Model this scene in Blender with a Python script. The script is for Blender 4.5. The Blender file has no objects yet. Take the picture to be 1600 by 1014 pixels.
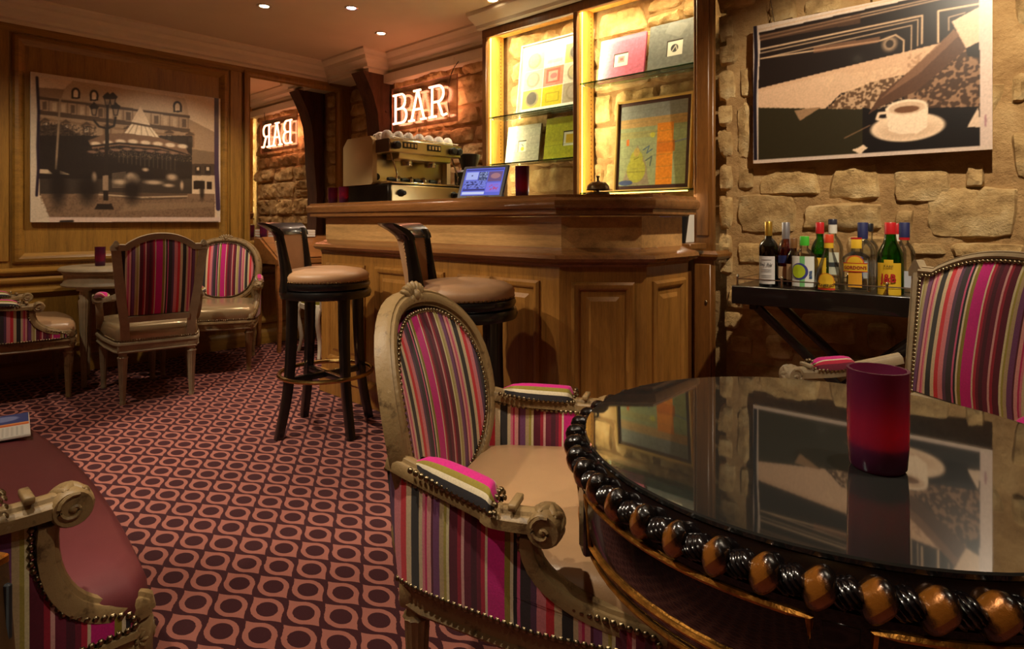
import bpy, math, random
import numpy as np
from mathutils import Vector, Matrix, noise
random.seed(7)
SC = bpy.context.scene
COL = SC.collection
PI = math.pi
# ---------------------------------------------------------------- camera
cam_d = bpy.data.cameras.new('camera'); cam = bpy.data.objects.new('camera', cam_d); COL.objects.link(cam)
cam.location = (0, 0, 1.04); cam.rotation_euler = (PI/2, 0, math.atan2(.679, .734))
cam_d.sensor_width = 36; cam_d.lens = 36*952/1600; cam_d.shift_y = -161/1600; cam_d.clip_start = .02
SC.camera = cam
# ---------------------------------------------------------------- world, exposure
w = bpy.data.worlds.new('world'); SC.world = w; w.use_nodes = True
w.node_tree.nodes['Background'].inputs[0].default_value = (.02, .016, .012, 1)
vs = SC.view_settings; vs.view_transform = 'Standard'; vs.look = 'None'; vs.gamma = 1; vs.use_curve_mapping = False
vs.exposure = 0.0
CEIL = 2.47; AX = -5.08; BY = 3.23
WARM = (1.0, .85, .63)
# ceiling spots: x, y, watts, cone deg, aim (x,y,z) or None, blend
SPOTS = [
    (-2.76, 2.80, 24, 100, None, .6), (-3.87, 2.72, 22, 100, None, .6), (-3.556, 2.262, 26, 110, None, .6),
    (-2.95, -.05, 170, 56, (-2.75, 1.5, .45), .4), (-2.35, .85, 40, 66, (-2.2, 1.6, .5), .4), (-3.95, 1.85, 80, 110, (-4.4, 1.6, 0.5), .6),
    (-.15, 2.05, 150, 84, (-.68, 3.2, 1.05), .6), (.05, 1.0, 70, 50, (-.85, 1.0, .6), .5),
    (-1.15, .25, 92, 56, (-.85, .95, 0.5), .5), (.55, 1.1, 55, 85, (.5, 1.5, .4), .5), (-3.6, .1, 55, 105, (-4.2, .5, .8), .6),
    (-1.55, -.35, 75, 105, (-1.4, .2, 0), .6), (.4, -.7, 30, 100, None, .6)]  # last entry: unseen spot added behind the camera as fill light
def lamp_aim(o, aim):
    d = Vector(aim) - o.location
    o.rotation_euler = d.to_track_quat('-Z', 'Y').to_euler()
# ---------------------------------------------------------------- material helpers
MATS = {}
def lin(c):
    return tuple(((v/255)/12.92 if v/255 <= .04045 else ((v/255+.055)/1.055)**2.4) for v in c) + (1,)
class NT:
    def __init__(s, name):
        s.m = bpy.data.materials.new(name); s.m.use_nodes = True; s.t = s.m.node_tree
        s.b = s.t.nodes['Principled BSDF']; s.out = s.t.nodes['Material Output']; MATS[name] = s.m
    def n(s, typ, **kw):
        nd = s.t.nodes.new('ShaderNode'+typ)
        for k, v in kw.items():
            if hasattr(nd, k): setattr(nd, k, v)
            else: nd.inputs[k.replace('_', ' ')].default_value = v
        return nd
    def l(s, a, b): s.t.links.new(a, b)
    def math(s, op, a, b=None, c=None):
        nd = s.t.nodes.new('ShaderNodeMath'); nd.operation = op
        for i, v in enumerate((a, b, c)):
            if v is None: continue
            if isinstance(v, (int, float)): nd.inputs[i].default_value = v
            else: s.l(v, nd.inputs[i])
        return nd.outputs[0]
    def mix(s, fac, a, b, blend='MIX'):
        nd = s.t.nodes.new('ShaderNodeMix'); nd.data_type = 'RGBA'; nd.blend_type = blend
        for sock, v in ((nd.inputs[0], fac), (nd.inputs[6], a), (nd.inputs[7], b)):
            if isinstance(v, (int, float, tuple)): sock.default_value = v
            else: s.l(v, sock)
        return nd.outputs[2]
    def ramp(s, fac, stops, interp='LINEAR'):
        nd = s.t.nodes.new('ShaderNodeValToRGB'); r = nd.color_ramp; r.interpolation = interp
        while len(r.elements) < len(stops): r.elements.new(.5)
        for e, (p, c) in zip(r.elements, stops): e.position = p; e.color = c
        s.l(fac, nd.inputs[0]); return nd.outputs[0]
    def bump(s, h, strength=.3, dist=.01):
        nd = s.t.nodes.new('ShaderNodeBump'); nd.inputs['Strength'].default_value = strength; nd.inputs['Distance'].default_value = dist
        s.l(h, nd.inputs['Height']); s.l(nd.outputs[0], s.b.inputs['Normal'])
    def set(s, **kw):
        for k, v in kw.items(): s.b.inputs[k.replace('_', ' ')].default_value = v
    def obj(s, scale=(1, 1, 1)):
        tc = s.t.nodes.new('ShaderNodeTexCoord'); mp = s.t.nodes.new('ShaderNodeMapping'); mp.inputs['Scale'].default_value = scale
        s.l(tc.outputs['Object'], mp.inputs[0]); return mp.outputs[0]
    def noise(s, vec, scale=5, detail=4, rough=.6):
        nd = s.t.nodes.new('ShaderNodeTexNoise'); nd.inputs['Scale'].default_value = scale; nd.inputs['Detail'].default_value = detail; nd.inputs['Roughness'].default_value = rough
        if vec is not None: s.l(vec, nd.inputs['Vector'])
        return nd.outputs['Fac']
def mat(name, rgb, rough=.5, metal=0, var=.12, scale=12, bump=0, bscale=60, coat=0, spec=.5, emit=None, estr=0):
    if name in MATS: return MATS[name]
    t = NT(name); c = lin(rgb)
    v = t.obj(); f = t.noise(v, scale, 4)
    lo = tuple(x*(1-var) for x in c[:3])+(1,); hi = tuple(min(1, x*(1+var)) for x in c[:3])+(1,)
    t.l(t.ramp(f, [(.3, lo), (.7, hi)]), t.b.inputs['Base Color'])
    t.set(Roughness=rough, Metallic=metal, Coat_Weight=coat, Specular_IOR_Level=spec)
    if bump: t.bump(t.noise(v, bscale, 3), bump, .004)
    if emit: t.set(Emission_Color=lin(emit), Emission_Strength=estr)
    return t.m
def wood(name, rgb, axis='z', rough=.38, dark=.55, coat=.25, stretch=14):
    t = NT(name); c = lin(rgb)
    sc = {'x': (1, stretch, stretch), 'y': (stretch, 1, stretch), 'z': (stretch, stretch, 1)}[axis]
    v = t.obj(sc); f1 = t.noise(v, 2.2, 6, .65); f2 = t.noise(t.obj(tuple(q*5 for q in sc)), 4, 3, .7)
    d = tuple(x*dark for x in c[:3])+(1,)
    col = t.ramp(f1, [(.25, d), (.5, c), (.8, tuple(min(1, x*1.25) for x in c[:3])+(1,))])
    g = t.ramp(f2, [(.35, (.55, .5, .45, 1)), (.6, (1, 1, 1, 1))])
    t.l(t.mix(.5, col, g, 'MULTIPLY'), t.b.inputs['Base Color'])
    t.set(Roughness=rough, Coat_Weight=coat, Coat_Roughness=.25); t.bump(f2, .08, .002)
    return t.m
# ---------------------------------------------------------------- materials
wood('oak_v', (152, 110, 44), 'z'); wood('oak_y', (152, 110, 44), 'y'); wood('oak_x', (172, 122, 66), 'x')
wood('bar_v', (158, 108, 48), 'z', .35); wood('bar_top', (140, 92, 50), 'x', .22, coat=.5); wood('bar_light', (206, 158, 98), 'x', .4)
wood('bar_dark', (112, 66, 30), 'z', .3, coat=.4)
wood('cab_wood', (128, 82, 36), 'z', .4); wood('cab_inner', (205, 150, 62), 'z', .45); wood('desk_wood', (150, 96, 50), 'y', .35); wood('desk_dark', (92, 58, 28), 'z', .4)
wood('timber', (92, 58, 38), 'z', .8, .35, 0, 7)
mat('plaster', (214, 196, 170), .8, var=.04, scale=3); mat('cornice', (222, 208, 186), .6, var=.03); mat('plaster_wall', (150, 128, 100), .85, var=.08)
mat('mirror', (235, 235, 230), .015, 1, var=.01)
mat('black_wood', (16, 13, 12), .3, var=.3, coat=.4); mat('black_lacquer', (14, 9, 10), .18, var=.2, coat=.6)
mat('black_plastic', (20, 20, 22), .4); mat('brass', (176, 142, 84), .25, 1, var=.2, scale=40); mat('old_brass', (126, 110, 84), .32, 1, var=.25, scale=200)
mat('chrome', (215, 210, 200), .12, 1, var=.05); mat('steel', (205, 190, 150), .28, 1, var=.06, scale=3); mat('dark_steel', (60, 55, 50), .35, 1)
mat('machine_beige', (196, 168, 116), .4, var=.03); mat('porcelain', (240, 236, 228), .15, var=.02)
mat('gilt', (190, 130, 55), .35, .85, var=.5, scale=60, bump=.3, bscale=120)
mat('leather_tan', (178, 136, 98), .42, var=.06, bump=.12, bscale=400); mat('leather_taupe', (170, 134, 98), .33, var=.05, bump=.1, bscale=300)
mat('leather_bronze', (164, 140, 104), .26, .35, var=.06, bump=.06, bscale=200); mat('leather_burgundy', (104, 48, 52), .42, var=.06, bump=.06, bscale=300)
mat('green_velvet', (150, 142, 40), .8, var=.15); mat('white_paint', (206, 194, 170), .5, var=.1)
mat('paper', (226, 220, 208), .7, var=.03); mat('book_orange', (206, 110, 54), .6); mat('book_white', (222, 206, 186), .6); mat('ink', (30, 24, 24), .7)
mat('neon', (255, 190, 160), .4, emit=(255, 158, 116), estr=9); mat('neon_off', (150, 70, 50), .3)
mat('spot_lens', (255, 240, 210), .3, emit=(255, 226, 180), estr=25); mat('spot_lens_pink', (255, 200, 220), .3, emit=(255, 190, 220), estr=22); mat('spot_ring', (200, 190, 175), .3, .8)
mat('led', (255, 220, 120), .4, emit=(255, 205, 96), estr=5)
mat('flame', (255, 160, 120), .5, emit=(255, 120, 90), estr=4); mat('wax', (120, 50, 60), .5, emit=(255, 60, 60), estr=.25)
mat('brown_leather', (84, 62, 40), .4, bump=.1); mat('slate', (46, 50, 54), .4)
mat('grey_frame', (146, 128, 100), .5, var=.14, scale=25, bump=.15, bscale=80)
def gilded_wood(name, rgb, rgb2):
    t = NT(name); v = t.obj(); f = t.noise(v, 30, 6, .7); f2 = t.noise(v, 9, 3)
    c = t.ramp(f, [(.32, lin((70, 54, 34))), (.46, lin(rgb)), (.62, lin(rgb)), (.75, lin(rgb2))])
    t.l(t.mix(t.math('MULTIPLY', f2, .35), c, lin((128, 92, 50))), t.b.inputs['Base Color'])
    t.set(Roughness=.5); t.bump(t.noise(v, 90, 4), .35, .003); return t.m
gilded_wood('worn_wood', (140, 116, 78), (182, 160, 120))
STR = [('4a1226', 10), ('6e1530', 8), ('b5203c', 8), ('d8c4a4', 4), ('c8147c', 30), ('8c7a28', 10), ('d8c8a8', 5), ('221c20', 7), ('d05a86', 5), ('3a3034', 18), ('5e3a56', 10),
       ('d88088', 15), ('d2303c', 13), ('d6be98', 12), ('2e2a2a', 17), ('cdb892', 8), ('d67c8a', 5), ('c22a62', 4), ('dc9a94', 9), ('5a1830', 4), ('74406c', 14), ('b8a078', 8),
       ('a89a48', 6), ('d8cca0', 5), ('5c1028', 16), ('9c1c34', 8), ('d4a09a', 5), ('681430', 14)]
def stripes(name, period=.30, velvet=.0):
    t = NT(name); uv = t.n('UVMap'); sp = t.n('SeparateXYZ'); t.l(uv.outputs[0], sp.inputs[0])
    fr = t.math('FRACT', t.math('ADD', t.math('DIVIDE', sp.outputs[0], period), 10.0))
    tot = sum(w for _, w in STR); p = 0; st = []
    for hx, wd in STR:
        st.append((p/tot, lin(tuple(int(hx[i:i+2], 16) for i in (0, 2, 4))))); p += wd
    c = t.ramp(fr, st, 'CONSTANT')
    f = t.noise(t.obj((1, 1, 1)), 260, 2)
    t.l(t.mix(.35, c, t.ramp(f, [(.3, (.5, .5, .5, 1)), (.7, (1, 1, 1, 1))]), 'MULTIPLY'), t.b.inputs['Base Color'])
    t.set(Roughness=.85, Sheen_Weight=.25, Sheen_Roughness=.4); t.bump(f, .15, .002); return t.m
stripes('stripes')
def carpet():
    t = NT('carpet'); tc = t.n('TexCoord'); sp = t.n('SeparateXYZ'); t.l(tc.outputs['Object'], sp.inputs[0])
    nz = t.noise(t.obj(), 130, 2)
    x = t.math('DIVIDE', t.math('ADD', sp.outputs[0], t.math('MULTIPLY', nz, .004)), .172)
    y = t.math('DIVIDE', t.math('ADD', sp.outputs[1], t.math('MULTIPLY', nz, .004)), .1185)
    u = t.math('ADD', x, y); v = t.math('SUBTRACT', x, y)
    u = t.math('SUBTRACT', t.math('FRACT', t.math('ADD', u, 100.37)), .5); v = t.math('SUBTRACT', t.math('FRACT', t.math('ADD', v, 100.12)), .5)
    au, av = t.math('ABSOLUTE', u), t.math('ABSOLUTE', v)
    r2 = t.math('SQRT', t.math('ADD', t.math('MULTIPLY', u, u), t.math('MULTIPLY', v, v)))
    mx = t.math('MAXIMUM', au, av); mn = t.math('MINIMUM', au, av)
    # pointed quadrant: flat sides that flare out at the corner
    pt = t.math('ADD', mx, t.math('MULTIPLY', t.math('MULTIPLY', mn, t.math('SUBTRACT', .42, mn)), .42))
    same = t.math('GREATER_THAN', t.math('MULTIPLY', u, v), 0)
    n = t.math('ADD', t.math('MULTIPLY', same, pt), t.math('MULTIPLY', t.math('SUBTRACT', 1, same), r2))
    outer = t.math('LESS_THAN', n, .455); inner = t.math('LESS_THAN', r2, .30)
    ring = t.math('MULTIPLY', outer, t.math('SUBTRACT', 1, inner))
    f = t.noise(t.obj(), 500, 2); big = t.noise(t.obj(), 3, 3)
    a = t.mix(f, lin((140, 84, 74)), lin((180, 114, 100))); b = t.mix(f, lin((46, 18, 24)), lin((70, 30, 36)))
    t.l(t.mix(t.math('MULTIPLY', big, .25), t.mix(ring, b, a), lin((60, 26, 28))), t.b.inputs['Base Color'])
    t.set(Roughness=.95, Specular_IOR_Level=.1, Sheen_Weight=.1); t.bump(f, .4, .004)
carpet()
def stone_mat(name, c1, c2, c3):
    t = NT(name); v = t.obj(); f = t.noise(v, 7, 6, .65); g = t.noise(v, 38, 6, .72); oi = t.n('ObjectInfo')
    c = t.ramp(f, [(.28, lin(c1)), (.5, lin(c2)), (.72, lin(c3))])
    k = t.ramp(oi.outputs['Random'], [(0, (.72, .68, .62, 1)), (.5, (.95, .95, .95, 1)), (1, (1.1, 1.08, 1.0, 1))])
    t.l(t.mix(.8, c, k, 'MULTIPLY'), t.b.inputs['Base Color']); t.set(Roughness=.92, Specular_IOR_Level=.2)
    t.bump(t.math('ADD', g, t.math('MULTIPLY', f, .8)), .75, .02)
stone_mat('stone', (140, 106, 66), (196, 162, 110), (222, 196, 148)); stone_mat('mortar', (140, 106, 68), (176, 140, 94), (196, 162, 114))
def clear(name, rgb, alpha=.1, rough=.02, tint_fac=None):
    t = NT(name); tr = t.n('BsdfTransparent'); tr.inputs[0].default_value = lin(rgb); gl = t.n('BsdfGlossy'); gl.inputs['Roughness'].default_value = rough
    fr = t.n('LayerWeight'); fr.inputs[0].default_value = .35; mx = t.n('MixShader')
    fac = t.math('ADD', t.math('MULTIPLY', fr.outputs['Fresnel'], .8), alpha*.4)
    t.l(fac, mx.inputs[0]); t.l(tr.outputs[0], mx.inputs[1]); t.l(gl.outputs[0], mx.inputs[2]); t.l(mx.outputs[0], t.out.inputs[0])
    return t.m
clear('glass_clear', (251, 252, 250), .05); clear('glass_shelf', (226, 244, 236), .08); clear('glass_green', (90, 190, 70)); clear('glass_dark', (26, 16, 12)); clear('glass_amber', (190, 110, 40))
clear('acrylic', (250, 244, 240), .06); clear('glass_edge', (120, 190, 160), .3)
def candle_glass():
    t = NT('candle_glass'); c = lin((88, 34, 70)); t.set(Base_Color=lin((62, 24, 52)), Roughness=.22, Transmission_Weight=.0)
    tl = t.n('BsdfTranslucent'); tl.inputs[0].default_value = lin((170, 54, 54)); mx = t.n('MixShader'); mx.inputs[0].default_value = .28
    t.l(t.b.outputs[0], mx.inputs[1]); t.l(tl.outputs[0], mx.inputs[2]); t.l(mx.outputs[0], t.out.inputs[0])
candle_glass()
def glass_top():
    t = NT('table_glass'); t.set(Base_Color=(.012, .012, .011, 1), Roughness=.03, IOR=1.55, Coat_Weight=.4, Coat_Roughness=.02)
    f = t.noise(t.obj(), 4, 2); t.l(t.ramp(f, [(0, (.02, .02, .02, 1)), (1, (.05, .05, .05, 1))]), t.b.inputs['Roughness'])
glass_top()
def print_mat():
    t = NT('print'); a = t.n('Attribute', attribute_name='Col'); t.l(a.outputs['Color'], t.b.inputs['Base Color']); t.set(Roughness=.35, Coat_Weight=.3, Coat_Roughness=.08)
    t2 = NT('print_matte'); a = t2.n('Attribute', attribute_name='Col'); t2.l(a.outputs['Color'], t2.b.inputs['Base Color']); t2.set(Roughness=.8)
    t3 = NT('screen'); a = t3.n('Attribute', attribute_name='Col'); t3.l(a.outputs['Color'], t3.b.inputs['Emission Color']); t3.set(Base_Color=(.01, .01, .01, 1), Roughness=.15, Emission_Strength=.9)
print_mat()
def flat(rgb, rough=.5, metal=0):
    nm = 'paint_%02x%02x%02x' % tuple(rgb) + ('m' if metal else ''); return mat(nm, rgb, rough, metal, var=.05)
# ---------------------------------------------------------------- geometry helpers
I4 = Matrix.Identity(4)
def basis(o, a, b, c):
    m = Matrix((Vector(a), Vector(b), Vector(c))).transposed().to_4x4(); m.translation = Vector(o); return m
class MB:
    def __init__(s): s.v = []; s.f = []; s.uv = []
    def add(s, vs, fs, uv=None, M=None):
        o = len(s.v)
        s.v += [tuple(M @ Vector(p)) if M is not None else tuple(p) for p in vs]
        s.uv += list(uv) if uv else [(p[0], p[2]) for p in vs]
        s.f += [tuple(o+i for i in f) for f in fs]; return s
    def box(s, c, d, b=0, M=None):
        hx, hy, hz = (q/2 for q in d); b = min(b, hx*.9, hy*.9, hz*.9)
        if b <= 0:
            vs = [(c[0]+x*hx, c[1]+y*hy, c[2]+z*hz) for x in (-1, 1) for y in (-1, 1) for z in (-1, 1)]
            return s.add(vs, [(0, 1, 3, 2), (4, 6, 7, 5), (0, 4, 5, 1), (2, 3, 7, 6), (0, 2, 6, 4), (1, 5, 7, 3)], None, M)
        vs, ix = [], {}
        for x in (-1, 1):
            for y in (-1, 1):
                for z in (-1, 1):
                    for k in range(3):
                        e = [hx-b, hy-b, hz-b]; e[k] += b
                        ix[x, y, z, k] = len(vs); vs.append((c[0]+x*e[0], c[1]+y*e[1], c[2]+z*e[2]))
        fs = []
        def q(l, flip):
            fs.append(tuple(l[::-1] if flip else l))
        for sg in (-1, 1):
            q([ix[sg, -1, -1, 0], ix[sg, 1, -1, 0], ix[sg, 1, 1, 0], ix[sg, -1, 1, 0]], sg < 0)
            q([ix[-1, sg, -1, 1], ix[-1, sg, 1, 1], ix[1, sg, 1, 1], ix[1, sg, -1, 1]], sg < 0)
            q([ix[-1, -1, sg, 2], ix[1, -1, sg, 2], ix[1, 1, sg, 2], ix[-1, 1, sg, 2]], sg < 0)
        for a in (-1, 1):
            for e in (-1, 1):
                q([ix[a, e, -1, 0], ix[a, e, -1, 1], ix[a, e, 1, 1], ix[a, e, 1, 0]], a*e < 0)
                q([ix[a, -1, e, 0], ix[a, 1, e, 0], ix[a, 1, e, 2], ix[a, -1, e, 2]], a*e < 0)
                q([ix[-1, a, e, 1], ix[-1, a, e, 2], ix[1, a, e, 2], ix[1, a, e, 1]], a*e < 0)
                for g in (-1, 1): q([ix[a, e, g, 0], ix[a, e, g, 1], ix[a, e, g, 2]], a*e*g < 0)
        return s.add(vs, fs, None, M)
    def grid(s, P, closed_u=False, closed_v=False, uv=None, M=None):
        nu, nv = len(P), len(P[0]); vs = [p for r in P for p in r]; fs = []
        for i in range(nu if closed_u else nu-1):
            for j in range(nv if closed_v else nv-1):
                a, b = i, (i+1) % nu; c, d = j, (j+1) % nv
                fs.append((a*nv+c, b*nv+c, b*nv+d, a*nv+d))
        return s.add(vs, fs, [q for r in uv for q in r] if uv else None, M)
    def lathe(s, prof, n=20, M=None, flute=0, fl_amp=0, cap=True):
        P = []
        for r, z in prof:
            P.append([(r*(1+fl_amp*math.cos(flute*2*PI*k/n) if flute else r and 1)*math.cos(2*PI*k/n) if flute else r*math.cos(2*PI*k/n),
                       r*(1+fl_amp*math.cos(flute*2*PI*k/n))*math.sin(2*PI*k/n) if flute else r*math.sin(2*PI*k/n), z) for k in range(n)])
        s.grid(P[::-1], False, True, None, M)
        if cap:
            if prof[0][0] > 1e-4: s.add(P[0], [tuple(range(n))[::-1]] if prof[0][1] <= prof[-1][1] else [tuple(range(n))], None, M)
            if prof[-1][0] > 1e-4: s.add(P[-1], [tuple(range(n))] if prof[0][1] <= prof[-1][1] else [tuple(range(n))[::-1]], None, M)
        return s
    def sweep(s, path, prof, closed=False, up=(0, 0, 1), cap=True, scale=None, ups=None, M=None, uvs=None):
        """prof: list of (side, up) offsets; closed profile"""
        pts = [Vector(p) for p in path]; n = len(pts); P = []
        for i in range(n):
            a = pts[i-1] if (closed or i > 0) else pts[i]; b = pts[(i+1) % n] if (closed or i < n-1) else pts[i]
            t = (b-a).normalized(); u = Vector(ups[i]) if ups else Vector(up)
            sd = t.cross(u)
            sd = sd.normalized() if sd.length > 1e-6 else Vector((1, 0, 0)); u2 = sd.cross(t).normalized()
            k = scale[i] if scale else 1
            k = k if isinstance(k, tuple) else (k, k)
            P.append([tuple(pts[i]+sd*(q[0]*k[0])+u2*(q[1]*k[1])) for q in prof])
        s.grid(P, closed, True, uvs, M)
        if cap and not closed:
            m = len(prof); s.add(P[0], [tuple(range(m))], None, M); s.add(P[-1], [tuple(range(m))[::-1]], None, M)
        return s
    def tube(s, path, r, n=8, closed=False, cap=True, M=None):
        prof = [(math.cos(-2*PI*k/n), math.sin(-2*PI*k/n)) for k in range(n)]
        sc = list(r) if isinstance(r, (list, tuple)) else [r]*len(path)
        v = [Vector(p) for p in path]; d = (v[-1]-v[0]) if not closed else (v[len(v)//2]-v[0])
        up = (0, 0, 1) if not (abs(d.x)+abs(d.y) < .35*abs(d.z)) else (0, 1, 0)
        return s.sweep(path, prof, closed, up, cap, sc, None, M)
    def mould(s, path, prof, closed=False, side=1, M=None, cap=True):
        """mitred sweep of an open profile (out, h) along a 2-D path; vertex = (a, b, h)"""
        n = len(path); P = []
        for i in range(n):
            p = Vector(path[i])
            t0 = (p-Vector(path[i-1])).normalized() if (closed or i > 0) else None
            t1 = (Vector(path[(i+1) % n])-p).normalized() if (closed or i < n-1) else None
            if t0 is None: t0 = t1
            if t1 is None: t1 = t0
            n0, n1 = Vector((t0.y, -t0.x))*side, Vector((t1.y, -t1.x))*side
            m = n0+n1; m = m/max(.2, m.dot(n0)) if m.length > 1e-6 else n0
            P.append([(p.x+m.x*o, p.y+m.y*o, h) for o, h in prof])
        s.grid(P if side > 0 else P, closed, False, None, M)
        if cap and not closed:
            k = len(prof); s.add(P[0], [tuple(range(k))], None, M); s.add(P[-1], [tuple(range(k))[::-1]], None, M)
        return s
    def prism(s, poly, h0, h1, M=None):
        n = len(poly); vs = [(x, y, h0) for x, y in poly]+[(x, y, h1) for x, y in poly]
        fs = [tuple(range(n))[::-1], tuple(range(n, 2*n))]+[(i, (i+1) % n, n+(i+1) % n, n+i) for i in range(n)]
        return s.add(vs, fs, None, M)
    def dome(s, r, h, n=6, M=None):
        P = [[(r*math.cos(a)*math.cos(2*PI*k/n), r*math.cos(a)*math.sin(2*PI*k/n), h*math.sin(a)) for k in range(n)] for a in (0, .6, 1.15)]
        s.grid(P, False, True, None, M); o = [(0, 0, h)]
        return s.add(P[-1]+o, [(k, (k+1) % n, n) for k in range(n)], None, M)
    def ellipsoid(s, r, n=12, m=7, M=None):
        P = [[(r[0]*math.cos(a)*math.cos(2*PI*k/n), r[1]*math.cos(a)*math.sin(2*PI*k/n), r[2]*math.sin(a)) for k in range(n)] for a in [(-.5+i/(m-1))*PI*.995 for i in range(m)]]
        return s.grid(P, False, True, None, M)
def mesh(name, mb, m, angle=40):
    me = bpy.data.meshes.new(name); me.from_pydata(mb.v, [], mb.f)
    u = me.uv_layers.new(name='UVMap'); li = np.zeros(len(me.loops), dtype=np.int32); me.loops.foreach_get('vertex_index', li)
    u.data.foreach_set('uv', np.array(mb.uv, dtype=np.float32)[li].ravel())
    me.polygons.foreach_set('use_smooth', [True]*len(me.polygons)); me.set_sharp_from_angle(angle=math.radians(angle))
    me.materials.append(MATS[m] if isinstance(m, str) else m); me.validate(); me.update()
    return me
def obj(name, mb, m, parent=None, M=None, angle=40):
    me = mb if isinstance(mb, bpy.types.Mesh) else mesh(name, mb, m, angle)
    o = bpy.data.objects.new(name, me); COL.objects.link(o)
    if parent: o.parent = parent
    if M is not None: o.matrix_local = M
    return o
def tag(o, label, cat, group=None):
    o['label'] = label; o['category'] = cat
    if group: o['group'] = group
    return o
def thing(name, label, cat, loc=(0, 0, 0), rz=0, group=None):
    o = bpy.data.objects.new(name, None); COL.objects.link(o); o.empty_display_size = .05
    o.location = loc; o.rotation_euler = (0, 0, rz); return tag(o, label, cat, group)
def struct(name, mb, m, angle=40):
    o = obj(name, mb, m, None, None, angle); o['kind'] = 'structure'; return o
def text_mb(txt, size, mapf, bold=0, align='CENTER', sx=1):
    cu = bpy.data.curves.new('t', 'FONT'); cu.body = txt; cu.size = size; cu.align_x = align; cu.offset = bold; cu.resolution_u = 2
    o = bpy.data.objects.new('t', cu); COL.objects.link(o); dg = bpy.context.evaluated_depsgraph_get()
    me = bpy.data.meshes.new_from_object(o.evaluated_get(dg)); mb = MB()
    mb.add([mapf(v.co.x*sx, v.co.y) for v in me.vertices], [tuple(p.vertices) for p in me.polygons])
    bpy.data.objects.remove(o); bpy.data.curves.remove(cu); bpy.data.meshes.remove(me); return mb
def rrect(w, h, r, n=4):
    out = []
    for cx, cy, a0 in ((w/2-r, h/2-r, 0), (-w/2+r, h/2-r, PI/2), (-w/2+r, -h/2+r, PI), (w/2-r, -h/2+r, 3*PI/2)):
        out += [(cx+r*math.cos(a0+PI/2*k/n), cy+r*math.sin(a0+PI/2*k/n)) for k in range(n+1)]
    return out
def smooth_path(pts, n=6, closed=False):
    v = [Vector(p) for p in pts]; out = []; m = len(v)
    for i in range(m if closed else m-1):
        if closed: p0, p1, p2, p3 = v[i-1], v[i], v[(i+1) % m], v[(i+2) % m]
        else: p0, p1, p2, p3 = v[max(0, i-1)], v[i], v[i+1], v[min(m-1, i+2)]
        for k in range(n):
            t = k/n
            out.append(tuple(.5*((2*p1)+(p2-p0)*t+(2*p0-5*p1+4*p2-p3)*t*t+(3*p1-p0-3*p2+p3)*t**3)))
    if not closed: out.append(tuple(v[-1]))
    return out
def ROT(z): return Matrix.Rotation(z, 4, 'Z')
def T(x, y, z): return Matrix.Translation((x, y, z))
def align_z(loc, d):
    return T(*loc) @ Vector(d).to_track_quat('Z', 'Y').to_matrix().to_4x4()
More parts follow.
